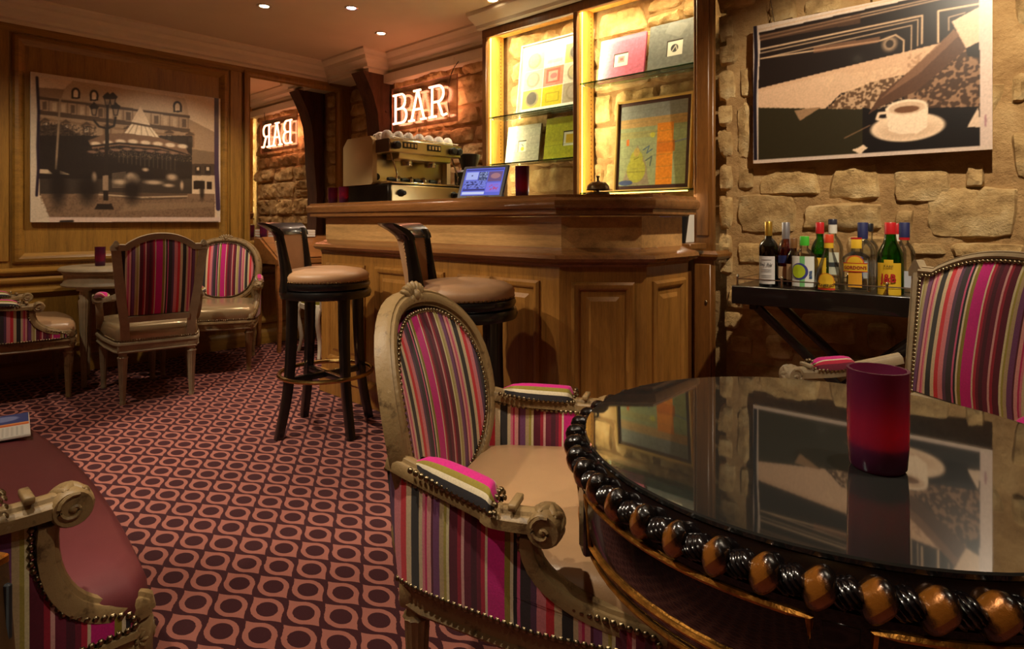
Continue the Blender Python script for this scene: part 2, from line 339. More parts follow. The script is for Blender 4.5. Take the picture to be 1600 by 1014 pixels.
# ---------------------------------------------------------------- painter for flat prints (colours of the print itself)
class Canvas:
    def __init__(s, W, H, bg): s.W, s.H = W, H; s.a = np.empty((H, W, 3)); s.a[:] = bg; s.mp = lambda x, y: (x, y); s.yy, s.xx = np.mgrid[0:H, 0:W]; s.rs = np.random.RandomState(3)
    def pt(s, p): u, v = s.mp(*p); return u*s.W, v*s.H
    def blend(s, m, c, al): s.a = s.a*(1-(m*al)[..., None])+np.array(c)*(m*al)[..., None]
    def poly(s, pts, c, al=1):
        q = [s.pt(p) for p in pts]; X, Y = s.xx+.5, s.yy+.5; ins = np.zeros((s.H, s.W), bool)
        for (x0, y0), (x1, y1) in zip(q, q[1:]+q[:1]):
            if y0 == y1: continue
            ins ^= ((y0 > Y) != (y1 > Y)) & (X < (x1-x0)*(Y-y0)/(y1-y0)+x0)
        s.blend(ins.astype(float), c, al)
    def rect(s, x0, y0, x1, y1, c, al=1): s.poly([(x0, y0), (x1, y0), (x1, y1), (x0, y1)], c, al)
    def ell(s, cx, cy, rx, ry, c, al=1, soft=.12):
        x, y = s.pt((cx, cy)); x1, _ = s.pt((cx+rx, cy)); _, y1 = s.pt((cx, cy+ry)); r = np.hypot((s.xx+.5-x)/max(.5, abs(x1-x)), (s.yy+.5-y)/max(.5, abs(y1-y)))
        s.blend(np.clip((1-r)/soft+.5, 0, 1), c, al)
    def line(s, pts, w, c, al=1):
        q = [s.pt(p) for p in pts]; m = np.zeros((s.H, s.W))
        for (x0, y0), (x1, y1) in zip(q, q[1:]):
            dx, dy = x1-x0, y1-y0; L = dx*dx+dy*dy+1e-9
            t = np.clip(((s.xx+.5-x0)*dx+(s.yy+.5-y0)*dy)/L, 0, 1)
            m = np.maximum(m, np.clip(w/2+.5-np.hypot(s.xx+.5-x0-t*dx, s.yy+.5-y0-t*dy), 0, 1))
        s.blend(m, c, al)
    def fuzz(s, k=1):
        n = s.rs.rand(s.H, s.W)
        for _ in range(k): n = (n+np.roll(n, 1, 0)+np.roll(n, 1, 1)+np.roll(n, -1, 0)+np.roll(n, -1, 1))/5
        return (n-n.mean())/n.std()
    def speckle(s, x0, y0, x1, y1, c, dens=.3, k=1, al=.8):
        (a, b), (d, e) = s.pt((x0, y0)), s.pt((x1, y1)); m = ((s.xx > a) & (s.xx < d) & (s.yy > b) & (s.yy < e))
        s.blend(m*(s.fuzz(k) > dens).astype(float), c, al)
    def grain(s, amp=.04, k=1): s.a *= (1+amp*s.fuzz(k))[..., None]
    def blur(s, k=1):
        for _ in range(k): s.a = (2*s.a+np.roll(s.a, 1, 0)+np.roll(s.a, -1, 0)+np.roll(s.a, 1, 1)+np.roll(s.a, -1, 1))/6
    def obj(s, name, w, h, m, parent, M):
        """grid in local x (right), z (up), facing -y, origin bottom centre"""
        W, H = s.W, s.H; xs = np.linspace(-w/2, w/2, W); zs = np.linspace(h, 0, H)
        v = np.zeros((H, W, 3)); v[..., 0] = xs[None]; v[..., 2] = zs[:, None]
        i = np.arange(H*W).reshape(H, W); f = np.stack([i[1:, :-1], i[1:, 1:], i[:-1, 1:], i[:-1, :-1]], -1).reshape(-1, 4)
        me = bpy.data.meshes.new(name); me.vertices.add(H*W); me.vertices.foreach_set('co', v.ravel().astype(np.float32))
        me.loops.add(f.size); me.loops.foreach_set('vertex_index', f.ravel().astype(np.int32)); me.polygons.add(len(f))
        me.polygons.foreach_set('loop_start', np.arange(0, f.size, 4, dtype=np.int32)); me.update(calc_edges=True)
        c = np.clip(s.a/255, 0, 1); c = np.where(c <= .04045, c/12.92, ((c+.055)/1.055)**2.4)
        at = me.color_attributes.new('Col', 'FLOAT_COLOR', 'POINT'); at.data.foreach_set('color', np.concatenate([c, np.ones((H, W, 1))], -1).ravel().astype(np.float32))
        me.materials.append(MATS[m]); me.validate(); o = bpy.data.objects.new(name, me); COL.objects.link(o); o.parent = parent; o.matrix_local = M; return o
# ---------------------------------------------------------------- room shell
XR, YB = 1.75, -1.25            # unseen sides of the room behind the camera
mb = MB().add([(AX-.1, YB-.1, 0), (XR+.1, YB-.1, 0), (XR+.1, BY+.4, 0), (AX-.1, BY+.4, 0)], [(0, 1, 2, 3)]); struct('floor', mb, 'carpet')
struct('ceiling', MB().box(((AX+XR)/2, (YB+BY)/2+.1, CEIL+.03), (XR-AX+.3, BY-YB+.6, .06)), 'plaster')
wl = struct('wall_left', MB().box((AX-.05, (YB+BY)/2, CEIL/2), (.1, BY-YB+.2, CEIL)), 'oak_v')
struct('wall_back', MB().box(((AX+XR)/2, YB-.05, CEIL/2), (XR-AX, .1, CEIL)), 'oak_v')
struct('wall_side', MB().box((XR+.05, (YB+BY)/2+.1, CEIL/2), (.1, BY-YB+.4, CEIL)), 'plaster_wall')
wb = struct('wall_bar', MB().box(((AX-1.3)/2, BY+.1, CEIL/2), (-1.3-AX, .2, CEIL)), 'mortar')
# stone wall to the right of the cabinet, turned slightly
RA = math.radians(4.0); RP = Vector((-1.37, 3.17, 0)); RU = Vector((math.cos(RA), math.sin(RA), 0)); RN = Vector((math.sin(RA), -math.cos(RA), 0))
RM = basis(RP, RU, (0, 0, 1), RN)
gx, gz = 46, 36; P = []
for i in range(gx+1):
    u = 3.2*i/gx
    P.append([(u, CEIL*j/gz, .012*noise.fractal(Vector((u*5, CEIL*j/gz*5, 3)), 1, 2, 4)) for j in range(gz+1)])
wr = struct('wall_right', MB().grid(P, M=RM).box((1.6, CEIL/2, -.11), (3.2, CEIL, .16), 0, RM), 'mortar')
def stone_mb(w, h, dep, seed):
    rs = random.Random(seed); nx, ny = max(8, min(22, int(w/.018))), max(7, min(14, int(h/.016))); ox, oy = rs.random()*90, rs.random()*90; P = []
    sk = rs.uniform(-.15, .15); tp = rs.uniform(-.12, .12); ch = [rs.uniform(.02, .2) for _ in range(4)]; tl = rs.uniform(-.3, .3)
    facets = [(rs.uniform(.72, 1.2), rs.uniform(.25, .8)*math.cos(q), rs.uniform(.25, .8)*math.sin(q)) for q in [rs.uniform(0, 6.28) for _ in range(5)]]
    for i in range(nx+1):
        row = []; a = -1+2*i/nx
        for j in range(ny+1):
            b = -1+2*j/ny
            c = ch[(a > 0)+2*(b > 0)]; k = 1-c*(a*a*b*b)
            wob = .10*noise.noise(Vector((ox+a*1.3, oy+b*1.3, 1)))
            x = a*k*w/2*(1+tp*b+wob)+sk*b*h*.3; y = b*k*h/2*(1+.12*noise.noise(Vector((ox+a*2, oy+b*2, 7))))
            e = max(abs(a), abs(b))
            pl_ = min(1.0, *[q0-(a*qx+b*qy) for q0, qx, qy in facets])
            z = -.014 if e > .999 else dep*max(.12, pl_)*(1-.35*e**9)+dep*.42*noise.fractal(Vector((ox+x*16, oy+y*16, 2)), .75, 2.1, 5)
            row.append((x, y, z))
        P.append(row)
    return MB().grid(P)
def stones(wall, M, u0, u1, z0, z1, skip=(), hand=(), rows=(.11, .2), dep=(.025, .05), seed=1, ws=(.16, .42), lim=999):
    rs = random.Random(seed); boxes = list(hand); z = z0
    while z < z1-.03:
        hh = min(rs.uniform(*rows), z1-z); u = u0-rs.random()*.1
        while u < u1:
            ww = rs.uniform(*ws)
            if hh > .15 and ww < .26 and rs.random() < .5:
                k = rs.uniform(.4, .6); cs = [(u, z, u+ww, z+hh*k), (u, z+hh*k, u+ww, z+hh)]
            else: cs = [(u, z, u+ww, z+hh)]
            for c in cs:
                c = (max(c[0], u0), c[1], min(c[2], u1), c[3])
                if c[2]-c[0] < .05: continue
                ok = True
                for s_ in list(hand)+list(skip):
                    ix = min(c[2], s_[2])-max(c[0], s_[0]); iz = min(c[3], s_[3])-max(c[1], s_[1])
                    if ix > .012 and iz > .012: ok = False
                if ok: boxes.append(c)
            u += ww
        z += hh
    for k, (a, b, c, d) in enumerate(boxes):
        w_, h_ = (c-a)-.012, (d-b)-.01
        obj('stone', stone_mb(w_*1.04, h_*1.04, rs.uniform(*dep), seed*1000+k), 'stone', wall, M @ T((a+c)/2, (b+d)/2, .002), 35)
# stones whose outlines can be read in the photograph: (u0, z0, u1, z1) on the right wall, measured through the camera
F2 = Vector((-.679, .734)); R2 = Vector((.734, .679))
def on_right(px, py):
    t = (px-800)/952; dr = F2+R2*t
    # RP + RU*u = dr*k
    den = dr.x*RU.y-dr.y*RU.x; k = (RP.x*RU.y-RP.y*RU.x)/den; u = (dr*k-RP.xy).dot(RU.xy)
    return u, 1.04+(346-py)*k/952
HB = [(1150, 301, 1247, 368), (1253, 315, 1381, 362), (1294, 254, 1378, 315), (1392, 262, 1491, 320), (1506, 252, 1541, 296), (1184, 259, 1282, 308), (1151, 259, 1181, 299), (1395, 325, 1430, 374),
      (1444, 290, 1594, 374), (1150, 376, 1194, 415), (1484, 377, 1605, 406), (1419, 377, 1481, 400), (1247, 366, 1312, 402), (1319, 366, 1388, 404), (1170, 490, 1197, 519), (1194, 521, 1242, 564),
      (1247, 487, 1343, 538), (1351, 503, 1402, 551), (1138, 522, 1181, 555), (1146, 566, 1231, 595), (1130, 484, 1159, 516), (1246, 542, 1300, 566), (1121, 22, 1150, 64), (1122, 68, 1157, 104),
      (1121, 108, 1152, 158), (1155, 104, 1180, 155), (1150, 160, 1178, 252), (1121, 162, 1148, 198), (1121, 202, 1148, 248), (1122, 255, 1148, 300), (1122, 305, 1147, 360), (1122, 365, 1147, 430),
      (1198, -8, 1248, 40), (1252, -8, 1321, 26), (1583, -20, 1625, 46), (1577, 110, 1612, 164), (1580, 205, 1620, 282), (1120, -30, 1185, 18), (1200, 405, 1260, 440), (1270, 406, 1330, 445), (1340, 408, 1420, 450)]
hand = []
for x0, y0, x1, y1 in HB:
    ua, za = on_right(x0, y1); ub, zb = on_right(x1, y0); zc = on_right(x1, y1)[1]; zd = on_right(x0, y0)[1]
    hand.append((ua, (za+zc)/2, ub, (zb+zd)/2))
stones(wr, RM, 0.0, 2.3, .02, CEIL-.06, hand=hand, seed=5, dep=(.02, .042))
BM = basis((0, BY, 0), (1, 0, 0), (0, 0, 1), (0, -1, 0))
stones(wb, BM, -4.4, -3.08, .95, 2.34, seed=11, dep=(.03, .055), rows=(.09, .24), ws=(.14, .46))
stones(wb, BM, -3.0, -1.5, 1.05, 2.36, seed=12, dep=(.025, .05), rows=(.10, .26), ws=(.16, .52))
stones(wb, BM, AX, -4.62, .3, 2.3, seed=13, dep=(.02, .04))
# cornice: (out, z)
CP = [(0, 2.315), (.012, 2.315), (.016, 2.345), (.05, 2.352), (.056, 2.372), (.075, 2.385), (.105, 2.40), (.118, 2.428), (.13, 2.432), (.15, 2.445), (.17, 2.455), (.172, CEIL)]
path = [(AX, YB), (AX, 2.99), (-4.43, 2.99), (-4.43, BY-.02), (-3.05, BY-.02)]
struct('trim_1', MB().mould(path, [(o, z) for o, z in CP], side=1), 'cornice', 30)
struct('trim_2', MB().box(((AX-4.43)/2, 3.10, 2.395), (AX*-1-4.43, .22, .15)), 'cornice')       # boxed beam over the timber post
struct('trim_3', MB().box((-3.74, BY-.055, 2.28), (1.36, .09, .075), .004), 'cornice')            # plain frieze over the stone
struct('trim_4', MB().mould([(-3.07, 2.985), (-1.33, 2.985), (-1.33, 3.15)], [(0, 2.375), (.03, 2.38), (.04, 2.40), (.10, 2.43), (.12, 2.445), (.13, CEIL)], side=1), 'cornice', 30)
# oak panelling of the left wall: children of the wall
LM = basis((AX, 0, 0), (0, 1, 0), (0, 0, 1), (1, 0, 0))       # (along y, up, out of wall)
BOL = [(0, .0), (0, .012), (.012, .026), (.03, .03), (.045, .02), (.052, .012), (.062, .004), (.066, 0)]
def panel_frame(name, a0, b0, a1, b1, m, parent, M, prof=BOL):
    mbx = MB().mould([(a0, b0), (a1, b0), (a1, b1), (a0, b1)], prof, True, -1, M)
    return obj(name, mbx, m, parent, None, 35)
for y0, y1 in ((-1.1, .55), (.70, 2.07)):
    panel_frame('panel_moulding', y0, .765, y1, 2.265, 'oak_y', wl, LM)
for y0, y1 in ((-1.1, .1), (.2, 1.35), (1.45, 2.1), (2.3, 3.05)): panel_frame('panel_moulding', y0, .17, y1, .60, 'oak_y', wl, LM)
for k, (yc, ww) in enumerate(((.625, .12), (2.125, .07), (2.17, .03))):
    obj('stile', MB().box((yc, 1.53, .006), (ww, 1.5, .014), .004, LM), 'oak_v', wl)
RAIL = [(0, .0), (.018, 0), (.024, .006), (.03, .018), (.03, .028), (.02, .036), (.012, .044), (0, .046)]
for z in (.69, .63):
    obj('chair_rail', MB().mould([(AX, YB), (AX, BY)], [(o*(1.2 if z > .65 else .8), z+h) for o, h in RAIL], side=1), 'oak_y', wl, None, 30)
bl = struct('baseboard_left', MB().mould([(AX, YB), (AX, BY)], [(0, 0), (.02, 0), (.02, .09), (.012, .105), (.006, .12), (0, .12)], side=1), 'oak_y', 30)
obj('frieze_rail', MB().box(((YB+BY)/2, 2.30, .008), (BY-YB, .05, .016), .003, LM), 'oak_y', wl)
# mirror set in the panelling
mi = thing('wall_mirror', 'tall mirror in oak frame on panelled wall reflecting the red sign', 'mirror', (AX, 2.65, .80))
MM = LM.copy(); MM.translation = Vector((0, 0, 0)); LQ = T(0, -2.65, -.80) @ T(-AX, 0, 0) @ LM
mi.location = (AX, 2.65, .80)
obj('glass', MB().box((2.65, 1.56, .012), (.80, 1.38, .008), 0, LQ), 'mirror', mi)
obj('frame', MB().mould([(2.20, .83), (3.12, .83), (3.12, 2.295), (2.20, 2.295)], [(0, 0), (0, .03), (.012, .036), (.03, .036), (.042, .028), (.052, .018), (.056, 0)], True, -1, LQ), 'oak_v', mi, None, 35)
# curved timber post in the corner
prof = [(3.13, 0), (3.12, .6), (3.12, 1.3), (3.11, 1.6), (3.09, 1.8), (3.06, 1.98), (3.02, 2.12), (2.97, 2.24), (2.93, 2.318)]
pr = [(y+.012*math.sin(7*z), z) for y, z in prof]+[(3.20, 2.318), (3.20, 0)]
t = thing('timber_post', 'old dark curved timber post supporting the boxed ceiling beam', 'post', (-4.51, 3.15, 0))
PMt = basis((0, -3.15, 0), (0, 1, 0), (0, 0, 1), (1, 0, 0))
obj('post', MB().prism(pr, -.09, .09, PMt), 'timber', t, None, 25)
for z in (1.5, 2.0): obj('peg', MB().lathe([(.012, 0), (.012, .012), (.006, .016)], 8, T(.09, .01, z) @ Matrix.Rotation(PI/2, 4, 'Y')), 'timber', t)
# ceiling spotlights
LBL = {0: 'recessed ceiling spotlight next to the lit cabinet cornice', 1: 'recessed ceiling spotlight in front of the neon sign', 2: 'recessed ceiling spotlight glowing pinkish, furthest out from the stone wall above the bar'}
for k, (x, y, wt, cone, aim, bl_) in enumerate(SPOTS):
    s = thing('ceiling_spotlight', LBL.get(k, 'recessed ceiling spotlight over the '+('', '', '', 'carpet in front of the left bar stool', 'carpet in front of the right bar stool', 'writing desk chairs', 'stone wall with the coffee photograph', 'far side of the black table', 'near striped armchair', 'square-backed armchair beyond the black table', 'low armchair by the panelled wall', 'burgundy settee', 'back of the room, added behind the camera for fill')[k]), 'spotlight', (x, y, CEIL), 0, 'recessed ceiling spotlights')
    if k in LBL: pass
    obj('ring', MB().lathe([(.030, 0), (.046, 0), (.046, -.004), (.040, -.008), (.030, -.004), (.030, 0)], 20, None, cap=False), 'spot_ring', s)
    obj('lens', MB().lathe([(.0005, -.0025), (.02, -.003), (.030, -.002)], 16, None, cap=False), 'spot_lens_pink' if k == 2 else 'spot_lens', s)
    ld = bpy.data.lights.new('spot_bulb', 'SPOT'); lo = bpy.data.objects.new('spot_bulb', ld); COL.objects.link(lo); lo.location = (x, y, CEIL-.02)
    ld.energy = wt; ld.color = WARM if k != 2 else (1, .66, .46); ld.spot_size = math.radians(cone); ld.spot_blend = bl_; ld.shadow_soft_size = .025
    lamp_aim(lo, aim or (x, y, 0))
# ---------------------------------------------------------------- the bar
XL, XC, YC = -3.43, -1.571, 2.0           # left end, corner of front and cant, front plane of the upper body
def bar_path(off):                         # front outline, moved out by off
    k = off*math.tan(math.radians(22.5))
    return [(XL, 2.55), (XL-off*0, 2.0-off), (XC+k, 2.0-off), (-1.325+off, 2.227-k), (-1.325+off, 2.58)]
bar = thing('bar_counter', 'panelled oak bar counter with canted corner below the wooden top', 'bar counter', (-2.4, 2.2, 0))
OB = T(2.4, -2.2, 0)
def slab(off, z0, z1, inset=.30):
    p = bar_path(off); inn = [(-1.325-inset, 2.58), (-1.325-inset, 2.0+inset), (XL, 2.0+inset)]
    q = p[1:]+inn
    return MB().prism(q, z0, z1, OB)
obj('upper_front', slab(0, .895, 1.061), 'bar_light', bar, None, 20)
obj('lower_front', slab(.03, .10, .87), 'bar_v', bar, None, 20)
obj('plinth', slab(.045, 0, .105), 'bar_v', bar, None, 20)
LEDGE = [(0, .85), (.03, .852), (.036, .862), (.05, .868), (.075, .875), (.085, .888), (.08, .903), (.06, .912), (.03, .915), (0, .93)]
obj('ledge', MB().mould(bar_path(.0)[1:], LEDGE, side=1, M=OB), 'bar_top', bar, None, 35)
obj('plinth_moulding', MB().mould(bar_path(.045)[1:], [(0, .095), (.012, .1), (.012, .115), (.0, .135), (-.015, .14)], side=1, M=OB), 'bar_v', bar, None, 35)
# return under the coffee machine, from the bar to the wall
obj('return_body', MB().box((-3.18, 2.645, .53), (.48, .67, 1.06), .004, OB), 'bar_dark', bar)
def bar_panel(p0, p1, z0, z1):             # raised and fielded panel on the lower front between two plan points
    a = Vector((p1[0]-p0[0], p1[1]-p0[1], 0)); L = a.length; a.normalize(); n = Vector((a.y, -a.x, 0)); M = OB @ basis((p0[0], p0[1], 0), a, (0, 0, 1), n)
    g = panel_frame('panel_moulding', 0, z0, L, z1, 'bar_v', bar, M, [(0, 0), (0, .010), (.010, .018), (.022, .016), (.034, .006), (.036, 0)])
    obj('raised_panel', MB().mould([(.06, z0+.06), (L-.06, z0+.06), (L-.06, z1-.06), (.06, z1-.06)], [(0, 0), (.018, .010)], True, -1, M)
        .add([(.078, z0+.078, .010), (L-.078, z0+.078, .010), (L-.078, z1-.078, .010), (.078, z1-.078, .010)], [(0, 1, 2, 3)], None, M), 'bar_v', bar, None, 20)
yb = 2.0-.03
for x0, x1 in ((-3.36, -2.95), (-2.85, -2.27), (-2.17, -1.66)): bar_panel((x0, yb), (x1, yb), .20, .79)
pp = bar_path(.03); c0, c1, c2 = Vector(pp[2]), Vector(pp[3]), Vector(pp[4])
bar_panel(c0.lerp(c1, .14), c0.lerp(c1, .86), .20, .79); bar_panel(c1.lerp(c2, .12), c1.lerp(c2, .88), .20, .79)
TOPP = [(0, 1.062), (.05, 1.064), (.055, 1.075), (.085, 1.080), (.088, 1.088), (.112, 1.094), (.122, 1.108), (.120, 1.126), (.108, 1.136), (.098, 1.139), (.096, 1.15)]
TOPP = [(o_*.72, z_) for o_, z_ in TOPP]
top = MB().mould([(XL+.0, 2.98)]+bar_path(0)[1:], TOPP, side=1)
q = [(x, y) for x, y, z in [v for v in top.v if abs(v[2]-1.15) < 1e-6][:5]]
top.prism(q+[(-1.70, 2.58), (-1.70, 2.50), (-2.92, 2.50), (-2.92, 2.98)], 1.07, 1.15)
tag(obj('wooden_worktop', top, 'bar_top', None, None, 35), 'polished wooden bar top with rounded nosing on the panelled bar', 'worktop')
# ---------------------------------------------------------------- lit display cabinet
CYF, CZT = 3.0, 2.38
cb = thing('display_cabinet', 'wooden display cabinet lit yellow inside in front of the stone wall', 'cabinet', (-2.2, 3.1, 0)); OC = T(2.2, -3.1, 0)
def cpart(name, c, d, m='cab_wood', b=.004): return obj(name, MB().box(c, d, b, OC), m, cb)
for x0, x1 in ((-3.06, -3.02), (-2.265, -2.235), (-1.475, -1.365)): cpart('front_post', ((x0+x1)/2, CYF+.012, (1.0+CZT)/2 if x0 < -2 else CZT/2), (x1-x0, .03, CZT-1.0 if x0 < -2 else CZT))
cpart('top_rail', (-2.21, CYF+.012, CZT-.03), (1.70, .034, .06)); cpart('cabinet_top', (-2.21, CYF+.1, CZT-.01), (1.70, .17, .02), 'cab_inner')
for x0, x1 in ((-3.05, -3.025), (-2.262, -2.238), (-1.47, -1.445)): cpart('side_panel', ((x0+x1)/2, CYF+.105, 1.69), (x1-x0, .155, 1.36), 'cab_inner', .002)
for xx in (-3.0235, -2.2365):              # perforated shelf strips on the inner faces
    sm = MB()
    for k in range(52): sm.box((xx+.0005, CYF+.15, 1.05+k*.025), (.002, .006, .009), 0, OC)
    o = obj('shelf_strip', sm, 'bar_dark', cb); o['kind'] = 'stuff'
cpart('back_counter', (-2.19, 3.0, .45), (1.40, .32, .9), 'bar_dark'); cpart('back_counter_top', (-2.19, 2.98, .915), (1.42, .38, .03), 'cab_wood')
cpart('counter_end', (-1.435, 2.885, .915), (.09, .18, .03), 'cab_wood')
obj('added_shelf_light', MB().box((-1.75, 2.98, 1.203), (.5, .012, .006), 0, OC), 'led', cb)  # added glowing strip, put in to brighten the carton at the bar end
ld = bpy.data.lights.new('led_light', 'AREA'); lo = bpy.data.objects.new('led_light', ld); COL.objects.link(lo); ld.shape = 'RECTANGLE'; ld.size = .5; ld.size_y = .02; ld.energy = 3; ld.color = (1, .9, .7); lo.location = (-1.72, 2.97, 1.198); lo.rotation_euler = (math.radians(-25), 0, 0)  # lamp of the added strip, lights the back counter gap
cpart('pilaster_panel', (-1.42, CYF-.006, 1.64), (.07, .012, 1.35)); cpart('pilaster_base', (-1.42, CYF-.006, .42), (.09, .014, .80))
obj('dado_moulding', MB().mould([(-1.482, CYF+.02), (-1.482, CYF), (-1.358, CYF), (-1.358, CYF+.15)], [(0, .84), (.012, .845), (.028, .86), (.028, .872), (.01, .885), (0, .89)], side=1, M=OC), 'cab_wood', cb, None, 30)
obj('keyhole', MB().ellipsoid((.008, .004, .014), 10, 5, OC @ T(-1.40, CYF-.014, .62)), 'old_brass', cb)
for x0, x1, z in ((-3.02, -2.265, 1.764), (-3.02, -2.265, 1.437), (-2.235, -1.475, 1.882), (-2.235, -1.475, 1.212)):
    s_ = obj('glass_shelf', MB().box(((x0+x1)/2, CYF+.105, z), (x1-x0-.004, .15, .007), .001, OC), 'glass_shelf', cb)
    obj('glass_edge', MB().box(((x0+x1)/2, CYF+.029, z), (x1-x0-.004, .003, .008), 0, OC), 'glass_edge', s_)
    for xx in (x0+.008, x1-.008): obj('shelf_pin', MB().box((xx, CYF+.06, z-.008), (.014, .012, .007), .002, OC), 'chrome', cb)
# light strips behind the face frame
for x, y, z, sx, sz, e in ((-3.0, CYF+.035, 1.75, .01, 1.2, 6.5), (-2.21, CYF+.035, 1.75, .01, 1.2, 6.5)):
    obj('led_strip', MB().box((x-.012, y, z), (.006, .006, sz), 0, OC), 'led', cb)
    ld = bpy.data.lights.new('led_light', 'AREA'); lo = bpy.data.objects.new('led_light', ld); COL.objects.link(lo); ld.shape = 'RECTANGLE'; ld.size = sz; ld.size_y = .012; ld.energy = e; ld.color = (1, .86, .5)
    lo.location = (x, y, z); lo.matrix_world = basis((x, y, z), (0, 0, 1), Vector((.5, -.86, 0)).normalized(), Vector((-.86, -.5, 0)).normalized()) if False else basis((x, y, z), (0, 0, 1), Vector((.8, -.6, 0)), Vector((-.6, -.8, 0)))
for x0, x1 in ((-3.0, -2.28), (-2.22, -1.49)):
    ld = bpy.data.lights.new('led_light', 'AREA'); lo = bpy.data.objects.new('led_light', ld); COL.objects.link(lo); ld.shape = 'RECTANGLE'; ld.size = x1-x0; ld.size_y = .012; ld.energy = 6; ld.color = (1, .88, .54)
    lo.matrix_world = basis(((x0+x1)/2, CYF+.045, CZT-.03), (1, 0, 0), Vector((0, -.9, .43)).normalized(), Vector((0, -.43, .9)).normalized())
    obj('led_strip', MB().box(((x0+x1)/2, CYF+.04, CZT-.024), (x1-x0, .008, .005), 0, OC), 'led', cb)
# ---------------------------------------------------------------- pictures on the shelves
def lean(x, y, z, tilt=6, rz=0): return T(x, y, z) @ ROT(rz) @ Matrix.Rotation(math.radians(-tilt), 4, 'X')
def art(name, label, cv, w, h, x, y, z, fr, frw=.012, tilt=6, rz=0, dep=.014, m='print', glass=False, cat='picture'):
    o = thing(name, label, cat, (x, y, z)); L = lean(0, 0, 0, tilt, rz)
    obj('backing', MB().box((0, dep/2+.002, h/2), (w, dep, h), .001, L), fr, o)
    if frw: obj('frame', MB().mould([(-w/2, 0), (w/2, 0), (w/2, h), (-w/2, h)], [(0, -.002), (0, .012), (.003, .016), (frw-.002, .014), (frw, .003)], True, -1, L @ basis((0, 0, 0), (1, 0, 0), (0, 0, 1), (0, -1, 0))), fr, o, None, 35)
    cv.obj('picture_print', w-2*frw+.004, h-2*frw+.004, m, o, L @ T(0, -.0022, frw-.002)); return o
def square_frame(col, mat_in, w=100, noise_amp=.03, hole=(.36, .36, .64, .66)):
    c = Canvas(w, w, col); c.a *= (1+noise_amp*c.fuzz(6))[..., None]; c.a *= (1+noise_amp*.6*c.fuzz(1))[..., None]
    x0, y0, x1, y1 = hole; c.rect(x0, y0, x1, y1, (60, 50, 40)); c.rect(x0+.02, y0+.03, x1, y1, (238, 232, 214)); return c
c = Canvas(120, 120, (246, 240, 222))
for i in range(3):
    for j in range(3):
        x0, y0 = .06+i*.30, .12+j*.275; bgc = [[(226, 214, 170), (190, 196, 224), (232, 190, 110)], [(196, 190, 168), (226, 140, 120), (228, 222, 200)], [(214, 196, 90), (216, 196, 40), (176, 168, 140)]][j][i]
        c.rect(x0, y0, x0+.29, y0+.265, bgc)
        if i != 1: c.ell(x0+.145, y0+.13, .10, .11, (150, 142, 116), .8); c.ell(x0+.14, y0+.12, .075, .09, [(206, 198, 150), (180, 172, 150), (96, 92, 86)][(i+j) % 3], .9)
c.rect(.40, .42, .60, .62, (206, 80, 70), .6); c.rect(.43, .45, .57, .59, (226, 170, 150)); c.ell(.51, .52, .05, .04, (200, 110, 110), .8); c.rect(.40, .17, .62, .22, (150, 164, 214), .8); c.rect(.40, .28, .62, .33, (206, 176, 190), .8)
c.line([(.42, .76), (.6, .76), (.6, .88), (.42, .88), (.42, .76)], 1.5, (150, 140, 30), .7)
for k in range(26): c.line([(.30+k*.024, .05), (.31+k*.024, .085)], 1, (190, 180, 150), .7)
c.grain(.02, 2)
art('framed_artwork', 'large white framed print with a grid of ovals on upper glass shelf', c, .60, .50, -2.545, 3.125, 1.7685, 'paper', .012, 7, 0, cat='framed picture')
c = square_frame((196, 190, 168), 0, hole=(.36, .40, .60, .70))
for k in range(5): c.line([(0, .2*k+.1), (1, .2*k+.1)], 1, (150, 140, 116), .5)
c.ell(.50, .62, .05, .05, (206, 196, 50)); c.line([(.47, .50), (.52, .55)], 2, (80, 110, 90))
art('silver_frame', 'square silver leaf frame with tiny picture on glass shelf', c, .30, .265, -2.80, 3.12, 1.4415, 'grey_frame', 0, 8, cat='framed picture')
c = square_frame((190, 186, 44), 0, hole=(.52, .34, .88, .68)); c.rect(.60, .42, .80, .62, (226, 190, 50)); c.line([(0, .66), (1, .62)], 1, (120, 116, 20), .6); c.rect(0, 0, 1, .14, (160, 156, 30), .5)
art('lime_frame', 'square lime green frame with small yellow picture on glass shelf', c, .29, .285, -2.455, 3.12, 1.4415, flat((176, 170, 40)), 0, 8, cat='framed picture')
c = square_frame((214, 112, 140), 0, hole=(.33, .38, .64, .68)); c.rect(.43, .46, .57, .60, (206, 160, 150)); c.rect(.47, .50, .54, .56, (190, 110, 110)); c.rect(.04, .03, .97, .10, (226, 150, 170), .5)
art('pink_frame', 'square pink frame with tiny picture on the upper right glass shelf', c, .315, .27, -2.00, 3.11, 1.8865, flat((200, 90, 120)), 0, 9, cat='framed picture')
c = square_frame((120, 122, 116), 0, hole=(.36, .38, .66, .70)); c.ell(.51, .55, .07, .08, (70, 70, 70)); c.line([(.47, .6), (.53, .5), (.56, .6)], 2, (216, 210, 190)); c.poly([(.4, .0), (.75, .1), (.6, .35), (.3, .2)], (160, 160, 150), .4)
art('grey_frame', 'square grey mottled frame with tiny picture beside the pink frame', c, .32, .285, -1.655, 3.11, 1.8865, flat((104, 106, 102)), 0, 9, cat='framed picture')
c = Canvas(130, 150, (70, 44, 40)); c.rect(.05, .045, .95, .955, (150, 150, 128)); c.rect(.05, .045, .95, .2, (140, 142, 134)); c.rect(.05, .2, .95, .30, (196, 150, 84), .8); c.rect(.05, .30, .95, .955, (154, 160, 116))
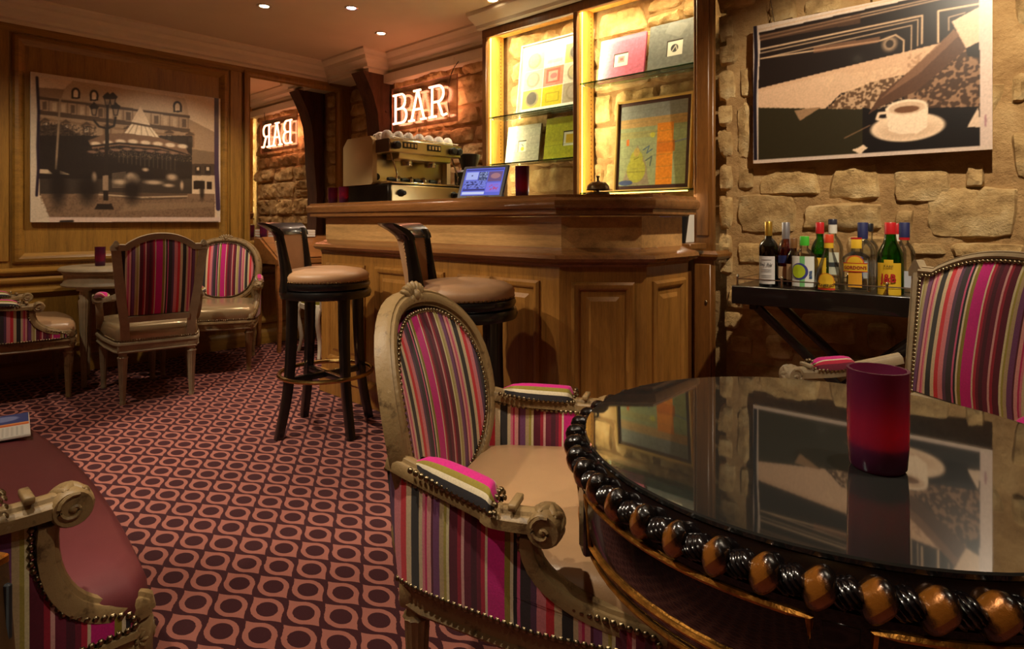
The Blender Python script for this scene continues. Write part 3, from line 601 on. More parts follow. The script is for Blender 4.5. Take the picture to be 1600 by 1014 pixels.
c.rect(.56, .28, .78, .955, (222, 134, 40)); c.rect(.56, .48, .8, .6, (206, 110, 30), .8); c.poly([(.08, .95), (.2, .7), (.30, .5), (.42, .7), (.48, .95)], (150, 132, 110), .9); c.ell(.29, .78, .13, .14, (176, 172, 66)); c.ell(.29, .66, .09, .10, (176, 172, 66)); c.ell(.29, .58, .04, .05, (186, 160, 84))
c.ell(.50, .40, .035, .03, (206, 206, 60)); c.rect(.14, .43, .18, .50, (206, 110, 40)); c.line([(.38, .56), (.46, .52), (.43, .60), (.5, .56)], 2, (80, 100, 120)); c.line([(.42, .68), (.5, .64), (.48, .74)], 2, (80, 90, 90)); c.ell(.15, .92, .10, .03, (70, 84, 130)); c.rect(.05, .35, .56, .42, (176, 150, 80), .4)
c.line([(.26, .66), (.32, .64)], 1, (110, 100, 40)); c.line([(.16, .80), (.42, .80)], 1, (120, 116, 50)); c.line([(.80, .5), (.94, .48)], 2, (120, 130, 160))
for k in range(7): c.line([(.06, .12+.13*k), (.94, .10+.13*k)], 1, (110, 110, 90), .35)
c.grain(.03, 2)
art('framed_painting', 'large framed abstract painting with maroon mount, green figure and orange band', c, .50, .55, -1.80, 3.12, 1.216, flat((200, 160, 84)), .014, 5, cat='framed picture')
# ---------------------------------------------------------------- the two large photographs
c = Canvas(320, 250, (206, 186, 160))
def mpc(x, y):
    s = (x-25)/1150; hl, hr = 911, 748; u = s*hr/((1-s)*hl+s*hr); tp = 52+163*s; return u, (y-tp)/(963-tp)
c.mp = mpc
D = (40, 30, 24); D2 = (84, 64, 48); L1 = (196, 168, 134); L2 = (224, 198, 164); MD = (136, 106, 78)
c.poly([(70, 85), (1150, 232), (1150, 940), (150, 930), (75, 800)], (212, 184, 150))
c.poly([(78, 150), (230, 160), (285, 108), (700, 175), (960, 215), (990, 330), (1140, 420), (1140, 640), (78, 640)], (160, 130, 100))
c.poly([(230, 165), (285, 108), (700, 175), (960, 215), (985, 315), (215, 215)], (176, 148, 116)); c.poly([(78, 150), (230, 165), (215, 215), (78, 205)], (140, 112, 84))
c.poly([(960, 190), (1140, 215), (1140, 420), (985, 340)], (208, 180, 146)); c.ell(760, 260, 190, 80, (218, 192, 158), .6, 1)
for y0, y1, col in ((205, 222, D2), (285, 312, D2), (330, 345, MD)):
    c.poly([(78, y0), (990, y0+115), (990, y1+112), (78, y1)], col)
for x, y in ((300, 185), (410, 198), (914, 265)):
    c.ell(x, y, 27, 34, D); c.rect(x-26, y, x+26, y+32, D); c.ell(x, y, 15, 22, L2); c.rect(x-15, y, x+15, y+24, L2)
for k in range(16):
    x = 100+k*56; y = 235+k*7; c.rect(x, y, x+26, y+50, L1 if k % 3 else D2, .8); c.line([(x+38, y-15), (x+38, y+60)], 1.5, D2, .6)
for k in range(8):
    x = 115+k*125; y = 335+k*12; c.rect(x-28, y, x+28, y+95, MD); c.rect(x-18, y+25, x+18, y+90, (90, 70, 54)); c.rect(x-12, y+30, x+12, y+60, L2, .8); c.poly([(x-34, y+18), (x, y-4), (x+34, y+18)], D2)
c.poly([(78, 380), (210, 370), (380, 470), (1000, 520), (1140, 560), (1140, 700), (78, 700)], (62, 48, 38), .85)
c.speckle(78, 350, 420, 640, (40, 30, 24), .2, 1, .7); c.speckle(78, 400, 420, 640, (170, 140, 108), 1.4, 0, .6)
c.rect(80, 440, 1000, 800, (34, 26, 22), .85); c.line([(205, 225), (180, 640)], 3, (150, 124, 96))
c.poly([(1000, 520), (1140, 540), (1140, 620), (1000, 610)], (120, 96, 72)); c.rect(1000, 610, 1140, 680, (70, 54, 42)); c.rect(1000, 680, 1140, 765, (196, 168, 134)); c.rect(1012, 712, 1080, 762, D); c.rect(1092, 718, 1122, 762, D)
for x in (1020, 1080): c.rect(x, 625, x+35, 670, D); c.rect(x+8, 630, x+26, 650, L1)
# carousel tent
c.poly([(690, 262), (632, 360), (752, 382)], L2); c.poly([(640, 362), (750, 384), (805, 452), (590, 428)], (230, 206, 172))
for k in range(5): c.line([(655+k*20, 368+k*3), (612+k*42, 432+k*4)], 1.5, MD, .7)
c.line([(630, 362), (755, 385)], 3.5, D2); c.poly([(372, 470), (480, 428), (600, 425), (800, 450), (960, 500), (985, 560), (800, 520), (560, 500), (400, 520)], (120, 90, 68))
for k in range(8): c.ell(420+k*75, 472+abs(k-2.5)*7, 30, 13, L2, .9, .5)
for k in range(9): c.ell(400+k*70, 520+abs(k-3)*6, 30, 8, (150, 112, 88), .8, .6)
c.line([(385, 505), (560, 485), (800, 505), (980, 555)], 3, D)
c.speckle(400, 500, 1000, 600, (176, 146, 112), 1.3, 0, .7); c.speckle(100, 500, 1000, 720, (130, 104, 80), 2.0, 0, .6)
for k in range(14): c.line([(560+k*26, 530+k*3), (560+k*26, 600+k*4)], 1, (150, 126, 96), .5)
for x, y, rx, ry in ((640, 700, 36, 30), (630, 685, 20, 18), (570, 720, 40, 14), (770, 722, 50, 12), (860, 740, 30, 10), (410, 690, 14, 26), (720, 645, 18, 10), (880, 690, 30, 18), (940, 740, 10, 24)): c.ell(x, y, rx, ry, (214, 182, 146), .8, 1)
for k in range(10): c.line([(520, 670+k*9), (600, 660+k*10)], 1.2, L1, .6)
c.poly([(80, 640), (130, 645), (160, 670), (80, 668)], L1); c.poly([(205, 650), (265, 675), (205, 672)], L1)
# square
c.poly([(85, 790), (1140, 790), (1140, 935), (140, 930)], (128, 100, 76)); c.poly([(440, 780), (975, 790), (970, 820), (700, 828), (440, 800)], (90, 70, 54)); c.line([(440, 795), (700, 812), (972, 805)], 2.5, L1); c.speckle(85, 790, 1140, 935, (92, 70, 52), .6, 1, .6)
c.poly([(600, 850), (1130, 840), (1130, 870), (560, 900)], (150, 122, 92), .5)
for x, y, w_, h_ in ((195, 740, 44, 110), (370, 760, 50, 80), (640, 770, 42, 70), (1062, 775, 12, 48)): c.ell(x, y, w_*1.1, h_*1.1, (34, 26, 22), .85, .9)
# street lamp
c.poly([(478, 400), (498, 400), (496, 830), (464, 830)], (44, 34, 28)); c.rect(460, 680, 494, 770, (170, 140, 110), .8); c.poly([(430, 850), (515, 850), (530, 885), (412, 885)], (44, 34, 28)); c.line([(490, 240), (490, 420)], 4, D); c.line([(410, 350), (440, 385), (490, 398), (530, 380), (540, 330)], 3.5, D)
for x, y in ((490, 205), (410, 265), (540, 265), (522, 205)): c.poly([(x-30, y), (x, y-28), (x+30, y), (x+20, y+16), (x-20, y+16)], D); c.rect(x-16, y+14, x+16, y+50, (150, 124, 98), .8); c.line([(x-17, y+14), (x-10, y+52), (x+10, y+52), (x+17, y+14)], 1.5, D)
# print borders
c.poly([(20, 40), (66, 90), (78, 200), (66, 420), (76, 600), (60, 800), (140, 925), (25, 965)], (200, 180, 154)); c.line([(66, 90), (76, 300), (70, 500), (74, 640), (64, 800)], 4, (36, 26, 40)); c.line([(1150, 215), (1150, 640), (1160, 880)], 9, (58, 42, 66)); c.rect(140, 932, 1175, 970, (206, 178, 160))
c.line([(210, 958), (280, 955)], 4, D); c.line([(520, 962), (1160, 960)], 1.5, D2)
c.blur(1); c.grain(.02, 1)
pl = thing('carousel_photograph', 'large sepia photograph of a carousel and lamp post on oak panelled wall', 'photograph', (AX+.02, 1.40, 1.035))
PQ = ROT(PI/2); pl.location = (AX+.032, 1.395, 1.035)
c.obj('photo_print', 1.21, .99, 'print', pl, ROT(PI/2) @ T(0, -.0105, 0))
obj('board', MB().box((0, 0, .495), (1.21, .02, .99), .002, ROT(PI/2)), 'paper', pl)
c = Canvas(320, 220, (206, 184, 164))
def mpr(x, y):
    s = (x-245)/1223; hl, hr = 654, 795; u = s*hr/((1-s)*hl+s*hr); tp = 158-209*s; bt = 812-68*s; return u, (y-tp)/(bt-tp)
c.mp = mpr; K = (28, 20, 17)
c.poly([(270, 190), (1398, -20), (1408, 725), (270, 792)], K)
for a, b in ((172, -38), (205, -2), (222, 8)): c.line([(270, a+5), (1398, b)], 2, (196, 160, 126), .8)
c.poly([(280, 200), (800, 110), (800, 150), (280, 230)], (96, 66, 46), .6)
for o, wd in ((0, 2.5), (18, 1.5), (45, 1.5)): c.line([(285, 268+o), (1115-o*1.2, 120+o), (1113-o*1.2, 250+o*.6)], wd, (214, 178, 140), .9)
c.line([(285, 312), (900, 235), (980, 208), (1022, 235), (1020, 290)], 2, (206, 170, 132)); c.ell(950, 250, 38, 34, (190, 156, 122), .7, .6); c.ell(950, 250, 20, 18, K, .8); c.poly([(560, 260), (900, 215), (900, 240), (560, 290)], (150, 106, 76), .6)
c.line([(1195, 245), (1195, 100), (1398, 70)], 2.5, (214, 178, 140)); c.line([(1248, 190), (1248, 130), (1330, 110)], 1.5, (190, 156, 122))
c.poly([(272, 455), (1190, 252), (1398, 205), (1398, 420), (1000, 398), (700, 480), (620, 552), (272, 545)], (202, 162, 128)); c.poly([(272, 470), (700, 380), (700, 480), (620, 552), (272, 545)], (214, 176, 142), .6)
c.poly([(620, 560), (700, 490), (850, 430), (1010, 395), (1010, 450), (860, 560), (810, 560)], (92, 66, 46)); c.speckle(625, 400, 1010, 560, (216, 178, 140), .1, 3, .75); c.poly([(620, 552), (700, 478), (850, 420), (700, 380), (600, 480)], (206, 168, 134), .95)
c.poly([(1000, 480), (1400, 240), (1400, 560), (1080, 560)], (70, 48, 34)); c.speckle(1040, 300, 1400, 555, (166, 126, 94), .3, 5, .75)
c.poly([(270, 545), (812, 555), (812, 770), (270, 792)], (44, 38, 22)); c.poly([(812, 545), (860, 555), (1400, 545), (1406, 725), (812, 765)], (20, 15, 14)); c.poly([(460, 560), (560, 545), (600, 545), (490, 608)], (150, 116, 84)); c.poly([(1395, 548), (1408, 640), (1340, 640)], (214, 184, 156))
c.poly([(1275, 180), (1345, 270), (1230, 360), (1090, 470), (900, 545), (840, 580), (900, 490), (1060, 370), (1200, 260)], (84, 56, 40)); c.poly([(1275, 185), (1300, 215), (1100, 390), (900, 510), (1060, 370)], (124, 88, 64), .8)
c.poly([(1262, 150), (1398, 85), (1400, 250), (1335, 275)], (214, 180, 148)); c.poly([(1335, 275), (1400, 245), (1400, 320), (1340, 310)], K)
c.ell(1036, 640, 194, 66, (232, 200, 166)); c.ell(1040, 652, 150, 40, (206, 170, 138), .7, .5); c.poly([(928, 550), (945, 655), (1000, 672), (1090, 668), (1138, 640), (1145, 545)], (238, 210, 178)); c.ell(1036, 548, 108, 38, (236, 208, 176)); c.ell(1036, 550, 92, 29, (206, 172, 140)); c.ell(1036, 556, 64, 16, (110, 72, 48)); c.line([(930, 572), (895, 575), (885, 600), (935, 608)], 4, (232, 200, 166))
c.poly([(755, 745), (790, 735), (815, 720), (838, 735), (800, 765)], (232, 200, 166)); c.line([(720, 690), (850, 630)], 1.2, (150, 110, 80))
c.poly([(240, 150), (272, 160), (284, 240), (272, 470), (275, 800), (245, 815)], (206, 184, 164)); c.line([(256, 160), (262, 300), (254, 500), (258, 800)], 6, (26, 22, 34)); c.poly([(1398, -40), (1475, -60), (1475, 760), (1406, 745)], (208, 182, 166)); c.poly([(245, 795), (1475, 722), (1475, 760), (245, 820)], (206, 182, 164))
c.line([(260, 815), (1000, 775)], 1.5, K); c.ell(1432, 610, 6, 30, (150, 100, 110), .8)
c.blur(1); c.grain(.02, 1)
ph = .70; uL, zb_ = on_right(1183, 257); pw = (on_right(1563, 240)[0]-uL)*.975
pr_ = thing('coffee_photograph', 'large sepia photograph of a white coffee cup and saucer on stone wall', 'photograph'); pr_.matrix_world = RM @ T(uL+pw/2, 1.335, .065) @ basis((0, 0, 0), (1, 0, 0), (0, 0, -1), (0, 1, 0))
PW = Matrix.Rotation(math.radians(-1.5), 4, 'Z')
c.obj('photo_print', pw, ph, 'print', pr_, PW @ T(0, -.0105, 0)); obj('board', MB().box((0, 0, ph/2), (pw, .02, ph), .002, PW), 'paper', pr_)
obj('hanging_wire', MB().tube([(-pw/2+.10, .005, ph), (-pw/2+.06, .02, ph+.22)], .0012, 5, M=PW), 'ink', pr_)
# ---------------------------------------------------------------- neon sign
ns = thing('neon_sign', 'glowing red neon sign reading BAR on clear panel against stone wall', 'sign', (-3.85, 3.07, 1.79)); OS = T(-.0, 0, 0)
def nstroke(pts, x0, sc=.235): return [(x0+p[0]*sc, 0, .065+p[1]*sc) for p in pts]
def arc(cx, cy, rx, ry, a0, a1, n=10): return [(cx+rx*math.cos(math.radians(a0+(a1-a0)*k/n)), cy+ry*math.sin(math.radians(a0+(a1-a0)*k/n))) for k in range(n+1)]
LT = {'B': [[(-.02, 0), (.5, 0)]+arc(.5, .25, .24, .25, -90, 90)+[(.12, .5)], [(.12, .0), (.12, 1)], [(-.02, 1.0), (.45, 1.0)]+arc(.45, .76, .22, .24, 90, -90)[1:]],
      'A': [[(-.08, 0), (.22, 0)], [(.07, 0), (.40, 1)], [(.20, 1), (.56, 1)], [(.42, 1), (.75, 0)], [(.58, 0), (.86, 0)], [(.20, .36), (.62, .36)]],
      'R': [[(-.04, 0), (.34, 0)], [(.13, 0), (.13, 1)], [(-.02, 1.0), (.45, 1.0)]+arc(.45, .74, .25, .26, 90, -90)[1:]+[(.13, .48)], [(.42, .48), (.60, .14)]+arc(.70, .12, .09, .12, 190, 290, 5)+[(.86, .03)]]}
for ch, x0 in (('B', -.34), ('A', -.115), ('R', .13)):
    nb = MB()
    for st in LT[ch]: nb.tube(nstroke(st, x0), .009, 8)
    obj('letter_tube', nb, 'neon', ns)
obj('clear_panel', MB().box((.01, .035, .19), (.82, .006, .36), .001), 'acrylic', ns)
obj('panel_edge', MB().mould([(-.40, .01), (.42, .01), (.42, .37), (-.40, .37)], [(0, 0), (0, .004), (-.002, .004)], True, 1, basis((0, .032, 0), (1, 0, 0), (0, 0, 1), (0, -1, 0))), flat((206, 120, 96)), ns)
for x in (-.36, .38): obj('hanging_cable', MB().tube([(x, .035, .37), (x, .03, .50)], .0015, 5), 'white_paint', ns)
obj('power_cable', MB().tube(smooth_path([(.33, .03, .05), (.30, .04, .2), (.34, .04, .38), (.40, .06, .47)], 5), .003, 6), 'black_plastic', ns)
ld = bpy.data.lights.new('neon_glow', 'AREA'); lo = bpy.data.objects.new('neon_glow', ld); COL.objects.link(lo); ld.shape = 'RECTANGLE'; ld.size = .75; ld.size_y = .22; ld.energy = 3.2; ld.color = (1, .42, .25); lo.matrix_world = basis((-3.85, 3.112, 1.97), (1, 0, 0), (0, 0, 1), (0, -1, 0))
# ---------------------------------------------------------------- things on and behind the bar
def candle(label, x, y, z, r=.034, h=.12, group=None, glow=.5):
    o = thing('candle_holder', label, 'candle holder', (x, y, z), 0, group)
    obj('glass_cup', MB().lathe([(.0005, .012), (r-.006, .012), (r-.004, .03), (r-.0035, h), (r, h), (r-.001, .03), (r-.003, .004), (r-.006, 0), (.0005, 0)], 28), 'candle_glass', o, None, 50)
    wx = obj('wax', MB().lathe([(r-.007, .0125), (r-.007, .034), (.0005, .036)], 20), 'wax', o)
    obj('flame', MB().lathe([(.0005, .037), (.005, .043), (.0055, .05), (.003, .06), (.0005, .068)], 10, cap=False), 'flame', o)
    ld = bpy.data.lights.new('candle_flame', 'POINT'); lo = bpy.data.objects.new('candle_flame', ld); COL.objects.link(lo); lo.location = (x, y, z+.055); ld.energy = glow*.8; ld.color = (1, .42, .25); ld.shadow_soft_size = .008
    return o
candle('purple glass candle holder standing on the bar beside the tablet', -1.878, 2.10, 1.15, .033, .145, 'purple candle holders')
candle('purple glass candle holder on the bar, right in front of the coffee machine', -3.26, 2.02, 1.15, .03, .10, 'purple candle holders')
candle('dim purple glass candle holder on the bar end beside a brighter one', -3.40, 2.03, 1.15, .03, .10, 'purple candle holders', .08)
# espresso machine: operating side faces +x, side panel faces the room
em = thing('espresso_machine', 'beige and steel espresso machine with two groups on the bar end', 'coffee machine', (-3.20, 2.44, 1.15)); E0, E1 = -.30, .30   # y span
MY = basis((0, 0, 0), (1, 0, 0), (0, 0, 1), (0, 1, 0))
side = [(-.24, .115), (.07, .115), (.085, .13), (.085, .385), (.06, .41), (-.19, .41), (-.24, .36)]
for y0, y1 in ((E0-.012, E0+.02), (E1-.02, E1+.012)): obj('side_panel', MB().prism(side, y0, y1, MY), 'machine_beige', em, None, 30)
obj('base', MB().box((-.005, 0, .058), (.47, .60, .115), .008), 'dark_steel', em)
bf = obj('base_front', MB().box((.235, 0, .058), (.012, .57, .10), .003), 'steel', em)
for y in (-.22, .20): obj('tap_knob', MB().lathe([(.022, 0), (.022, .012), (.014, .016), (.014, .04), (.010, .043)], 14, T(.24, y, .06) @ Matrix.Rotation(PI/2, 4, 'Y')), 'black_plastic', bf)
obj('drip_tray', MB().box((.14, 0, .122), (.19, .56, .012), .003), 'chrome', em)
obj('splash_back', MB().box((.03, 0, .22), (.02, .56, .19), .002), 'steel', em); obj('rear_cover', MB().box((-.12, 0, .25), (.20, .56, .27), .004), 'machine_beige', em)
hd = obj('head', MB().box((.10, 0, .345), (.24, .57, .08), .006), 'steel', em); obj('head_end', MB().box((.10, -.287, .345), (.235, .006, .078), .001), flat((92, 70, 52)), hd)
obj('group_bar', MB().box((.13, .01, .292), (.13, .42, .045), .005), 'steel', em)
for y in (-.10, .09):
    obj('group_head', MB().lathe([(.036, .235), (.038, .245), (.038, .275), (.030, .29)], 18, T(.14, y, 0)), 'chrome', em)
for y in (-.135, .055):
    obj('button_panel', MB().box((.222, y, .352), (.004, .11, .038), .001), 'black_plastic', hd)
    for k in range(4): obj('button', MB().box((.226, y-.039+.026*k, .352), (.004, .016, .022), .001), flat((206, 176, 110)), hd)
for y in (-.245, .20, .25): obj('steam_knob', MB().lathe([(.022, 0), (.024, .01), (.024, .03), (.016, .034)], 14, T(.222, y, .345) @ Matrix.Rotation(PI/2, 4, 'Y')), 'black_plastic', em)
for y in (-.24, .25): obj('steam_wand', MB().tube(smooth_path([(.17, y, .30), (.20, y, .24), (.215, y+.01, .18), (.20, y+.02, .135)], 5), .005, 8), 'chrome', em)
obj('gauge', MB().lathe([(.022, 0), (.022, .008), (.018, .010)], 16, T(.041, -.255, .165) @ Matrix.Rotation(PI/2, 4, 'Y')), 'black_plastic', em)
for k, y in enumerate((-.17, -.07, .03, .15)):
    pf = obj('portafilter', MB().lathe([(.030, 0), (.034, .006), (.034, .022), (.026, .03)], 16, T(.15, y, .13) @ Matrix.Rotation(1.1, 4, 'X')), 'chrome', em); obj('handle', MB().tube([(.15, y-.01, .142), (.17, y-.06, .147), (.18, y-.10, .145)], [.010, .012, .010], 8), 'black_plastic', pf)
obj('cup_rail', MB().tube([(.205, -.27, .395), (.205, .27, .395)], .004, 6), 'chrome', em)
cups = []
cm = mesh('espresso_cup', MB().lathe([(.034, 0), (.036, .003), (.034, .02), (.027, .042), (.018, .05), (.014, .050), (.013, .054), (.0005, .054)], 18), 'porcelain')
ch = mesh('handle', MB().tube(smooth_path([(.030, 0, .012), (.047, 0, .014), (.050, 0, .028), (.026, 0, .040)], 4), .0035, 6), 'porcelain')
for k, (x, y) in enumerate([(.16, -.26), (.165, -.18), (.16, -.10), (.165, -.02), (.16, .06), (.165, .14), (.16, .22), (.06, -.24), (.065, -.15), (.06, -.05), (.065, .05), (.06, .15), (.065, .24)]):
    o = obj('espresso_cup', cm, None); o.location = (-3.20+x, 2.44+y, 1.15+.4105-.0255+.001) if False else (-3.20+x, 2.44+y, 1.536); o.rotation_euler = (0, 0, random.uniform(-2.8, -.3)); tag(o, 'upturned white espresso cup on top of the coffee machine', 'cup', 'cups on the coffee machine'); obj('handle', ch, None, o)
# head carries the cups: a warming tray level with its top
obj('cup_tray', MB().box((.08, 0, .3838), (.24, .56, .0036), 0), 'chrome', em)
# grinder beside the machine
g = thing('coffee_grinder', 'black coffee grinder standing on the bar return beside the espresso machine', 'grinder', (-3.05, 2.865, 1.15))
obj('body', MB().box((0, 0, .12), (.15, .17, .24), .02), 'black_plastic', g); obj('hopper', MB().lathe([(.05, .24), (.075, .33), (.078, .345), (.05, .35)], 16), 'black_plastic', g); obj('spout', MB().box((.10, 0, .17), (.06, .04, .03), .006), 'black_plastic', g); obj('doser_lever', MB().tube([(.09, -.03, .2), (.14, -.06, .17)], .006, 6), 'chrome', g)
# tablet
cv = Canvas(90, 64, (96, 104, 214)); cv.rect(.02, .04, .98, .1, (60, 60, 130)); cv.rect(.04, .14, .36, .42, (176, 186, 246)); cv.rect(.38, .14, .60, .48, (60, 70, 110)); cv.speckle(.38, .14, .60, .48, (176, 190, 240), .4, 1); cv.rect(.62, .14, .97, .5, (110, 84, 130)); cv.ell(.8, .3, .12, .1, (170, 120, 130)); cv.rect(.03, .46, .60, .74, (120, 130, 220)); cv.speckle(.03, .48, .60, .74, (40, 40, 90), .5, 2); cv.rect(.62, .54, .97, .88, (130, 120, 230)); cv.speckle(.68, .6, .92, .8, (200, 60, 110), .6, 2)
cv.rect(.03, .76, .60, .82, (50, 40, 90)); cv.rect(.03, .86, .60, .95, (206, 214, 250)); cv.ell(.2, .27, .02, .02, (40, 40, 80))
tb = thing('tablet', 'tablet in a grey case showing a lit blue page on the bar', 'tablet', (-2.127, 2.06, 1.15), .25); TL = Matrix.Rotation(math.radians(-24), 4, 'X')
obj('case', MB().box((0, .006, .092), (.262, .012, .184), .005, TL), flat((74, 70, 76)), tb); cv.obj('lit_screen', .222, .150, 'screen', tb, TL @ T(0, -.0008, .018)); obj('stand_flap', MB().box((0, .118, .07), (.16, .005, .14), .002, T(0, .118, 0) @ Matrix.Rotation(math.radians(20), 4, 'X') @ T(0, -.118, 0)), flat((74, 70, 76)), tb); obj('stand_lip', MB().box((.0, -.012, .006), (.11, .03, .012), .002), 'steel', tb)
# reception bell
bl_ = thing('service_bell', 'round brass service bell on the bar top', 'bell', (-1.491, 2.15, 1.15)); bl_.scale = (1.15,)*3
obj('base', MB().lathe([(.046, 0), (.046, .006), (.040, .012), (.012, .014)], 22), 'old_brass', bl_); obj('dome', MB().lathe([(.041, .020), (.043, .022), (.040, .036), (.028, .048), (.008, .053), (.0005, .0535)], 24, cap=False), 'old_brass', bl_); obj('post', MB().lathe([(.006, .012), (.006, .055)], 8), 'old_brass', bl_); obj('push_button', MB().lathe([(.004, .053), (.004, .066), (.007, .068), (.006, .073), (.0005, .074)], 10), 'old_brass', bl_)
# items seen through the gap at the end of the bar
pk = thing('paper_carton', 'white carton with blue label on the back counter behind the bar', 'carton', (-1.535, 2.93, .931)); obj('box', MB().box((0, 0, .09), (.14, .12, .18), .002), 'paper', pk); obj('label', MB().box((0, -.0605, .115), (.13, .001, .06), 0), flat((50, 84, 170)), pk)
bx = thing('black_bottle_cooler', 'black cone shaped cooler on the back counter behind the bar', 'cooler', (-1.465, 2.83, .931)); obj('cone', MB().lathe([(.028, 0), (.045, .14), (.041, .14), (.024, .004)], 18), 'black_plastic', bx); obj('rim', MB().lathe([(.045, .138), (.047, .141), (.045, .144), (.041, .141)], 18), 'black_plastic', bx)
# ---------------------------------------------------------------- desk below the mirror
dk = thing('writing_desk', 'small wooden slant-front writing desk below the mirror', 'desk', (-4.82, 2.68, 0)); W2 = .42   # half width along y
DP = [(-.19, .70), (.21, .70), (.21, .735), (-.10, .90), (-.19, .905)]
obj('body', MB().prism(DP, -W2, W2, basis((0, 0, 0), (1, 0, 0), (0, 0, 1), (0, 1, 0))), 'desk_wood', dk, None, 20)
sl = math.atan2(.165, -.31)
obj('writing_flap', MB().box((.055, 0, .828), (.345, .80, .012), .004, T(.055, 0, .828) @ Matrix.Rotation(math.radians(28), 4, 'Y') @ T(-.055, 0, -.828)), 'desk_wood', dk)
ap = [(-W2, .70)]+[(-W2+.05, .70-.14), (-W2+.12, .575), (-W2+.2, .615), (0, .60), (W2-.2, .615), (W2-.12, .575), (W2-.05, .56), (W2, .70)]
obj('apron', MB().prism([(-W2+.03, .70), (-W2+.03, .57)]+[(p[0], p[1]) for p in smooth_path([(-W2+.06, .57, 0), (-W2+.16, .585, 0), (-.15, .615, 0), (0, .60, 0), (.15, .615, 0), (W2-.16, .585, 0), (W2-.06, .57, 0)], 4)]+[(W2-.03, .57), (W2-.03, .70)], .18, .20, basis((0, 0, 0), (0, 1, 0), (0, 0, 1), (1, 0, 0))), 'desk_wood', dk, None, 30)
dr = obj('drawer', MB().box((.205, 0, .655), (.012, .5, .06), .004), 'desk_wood', dk); obj('knob', MB().lathe([(.006, 0), (.006, .01), (.011, .016), (.0005, .022)], 10, T(.211, 0, .655) @ Matrix.Rotation(PI/2, 4, 'Y')), 'old_brass', dr)
for sx in (-1, 1):
    for sy in (-1, 1):
        pth = smooth_path([(.185*sx, (W2-.03)*sy, .70), (.19*sx, (W2-.025)*sy, .5), (.18*sx, (W2-.04)*sy, .25), (.185*sx, (W2-.03)*sy, .0)], 5)
        obj('leg', MB().sweep(pth, rrect(1, 1, .2, 2), up=(1, 0, 0), scale=[.046-.020*k/(len(pth)-1) for k in range(len(pth))]), 'desk_wood', dk)
candle('purple glass candle holder on the writing desk beside stacked books', -4.945, 2.31, .9055, .03, .105, 'purple candle holders', .3)
for k, (m_, lb) in enumerate((('book_orange', 'orange paperback lying at the bottom of the pile on the writing desk'), ('book_orange', 'orange paperback in the middle of the pile on the writing desk'), ('book_orange', 'orange paperback on top of the pile on the writing desk'))):
    b = thing('book', lb, 'book', (-4.945, 2.46, .9055+k*.0225), random.uniform(-.04, .04), 'books on the desk'); obj('cover', MB().box((0, 0, .011), (.11, .17, .0222), .001), m_, b); obj('pages', MB().box((.003, .0, .011), (.107, .172, .017), 0), 'paper', b)
for k, lb in enumerate(('white book lying at the bottom beside the orange books on the desk', 'white book in the middle of its pile beside the orange books', 'white book on top of its pile beside the orange books')):
    b = thing('book', lb, 'book', (-4.94, 2.66, .9055+k*.0205), 0, 'books on the desk'); obj('cover', MB().box((0, 0, .01), (.12, .16, .0202), .001), 'book_white', b); obj('pages', MB().box((.003, 0, .01), (.117, .162, .015), 0), 'paper', b)
# side chair with green seat at the desk
gc = thing('side_chair', 'white painted side chair with green velvet seat under the desk', 'chair', (-4.36, 2.62, 0), 1.45)
seat = [(x*.22*(1+.10*(y > 0)), y*.20) for x, y in [(math.copysign(abs(math.cos(a))**.6, math.cos(a)), math.copysign(abs(math.sin(a))**.6, math.sin(a))) for a in [2*PI*k/32 for k in range(32)]]]
sp_ = MB(); sp_.grid([[(x*s_, y*s_, z) for x, y in seat] for z, s_ in ((.40, 1), (.43, 1.01), (.455, .93), (.468, .6), (.47, .05))][::-1], False, True); obj('seat', sp_, 'green_velvet', gc)
obj('seat_rail', MB().mould(seat, [(0, .355), (.008, .36), (.008, .395), (0, .402)], True, 1), 'white_paint', gc)
obj('seat_board', MB().prism(seat, .36, .40), 'white_paint', gc)
for sx in (-1, 1):
    for sy in (-1, 1):
        pth = smooth_path([(.20*sx, .17*sy, .39), (.225*sx, .195*sy, .30), (.20*sx, .18*sy, .12), (.215*sx, .20*sy, 0)], 5); obj('leg', MB().tube(pth, [.024-.011*k/(len(pth)-1) for k in range(len(pth))], 8), 'white_paint', gc)
for sx in (-1, 1): obj('back_stile', MB().tube(smooth_path([(.19*sx, -.19, .36), (.20*sx, -.22, .55), (.19*sx, -.26, .74)], 4), .016, 8), 'white_paint', gc)
obj('top_rail', MB().tube(smooth_path([(-.195, -.26, .735), (-.1, -.265, .755), (0, -.27, .77), (.1, -.265, .755), (.195, -.26, .735)], 4), .018, 8), 'white_paint', gc)
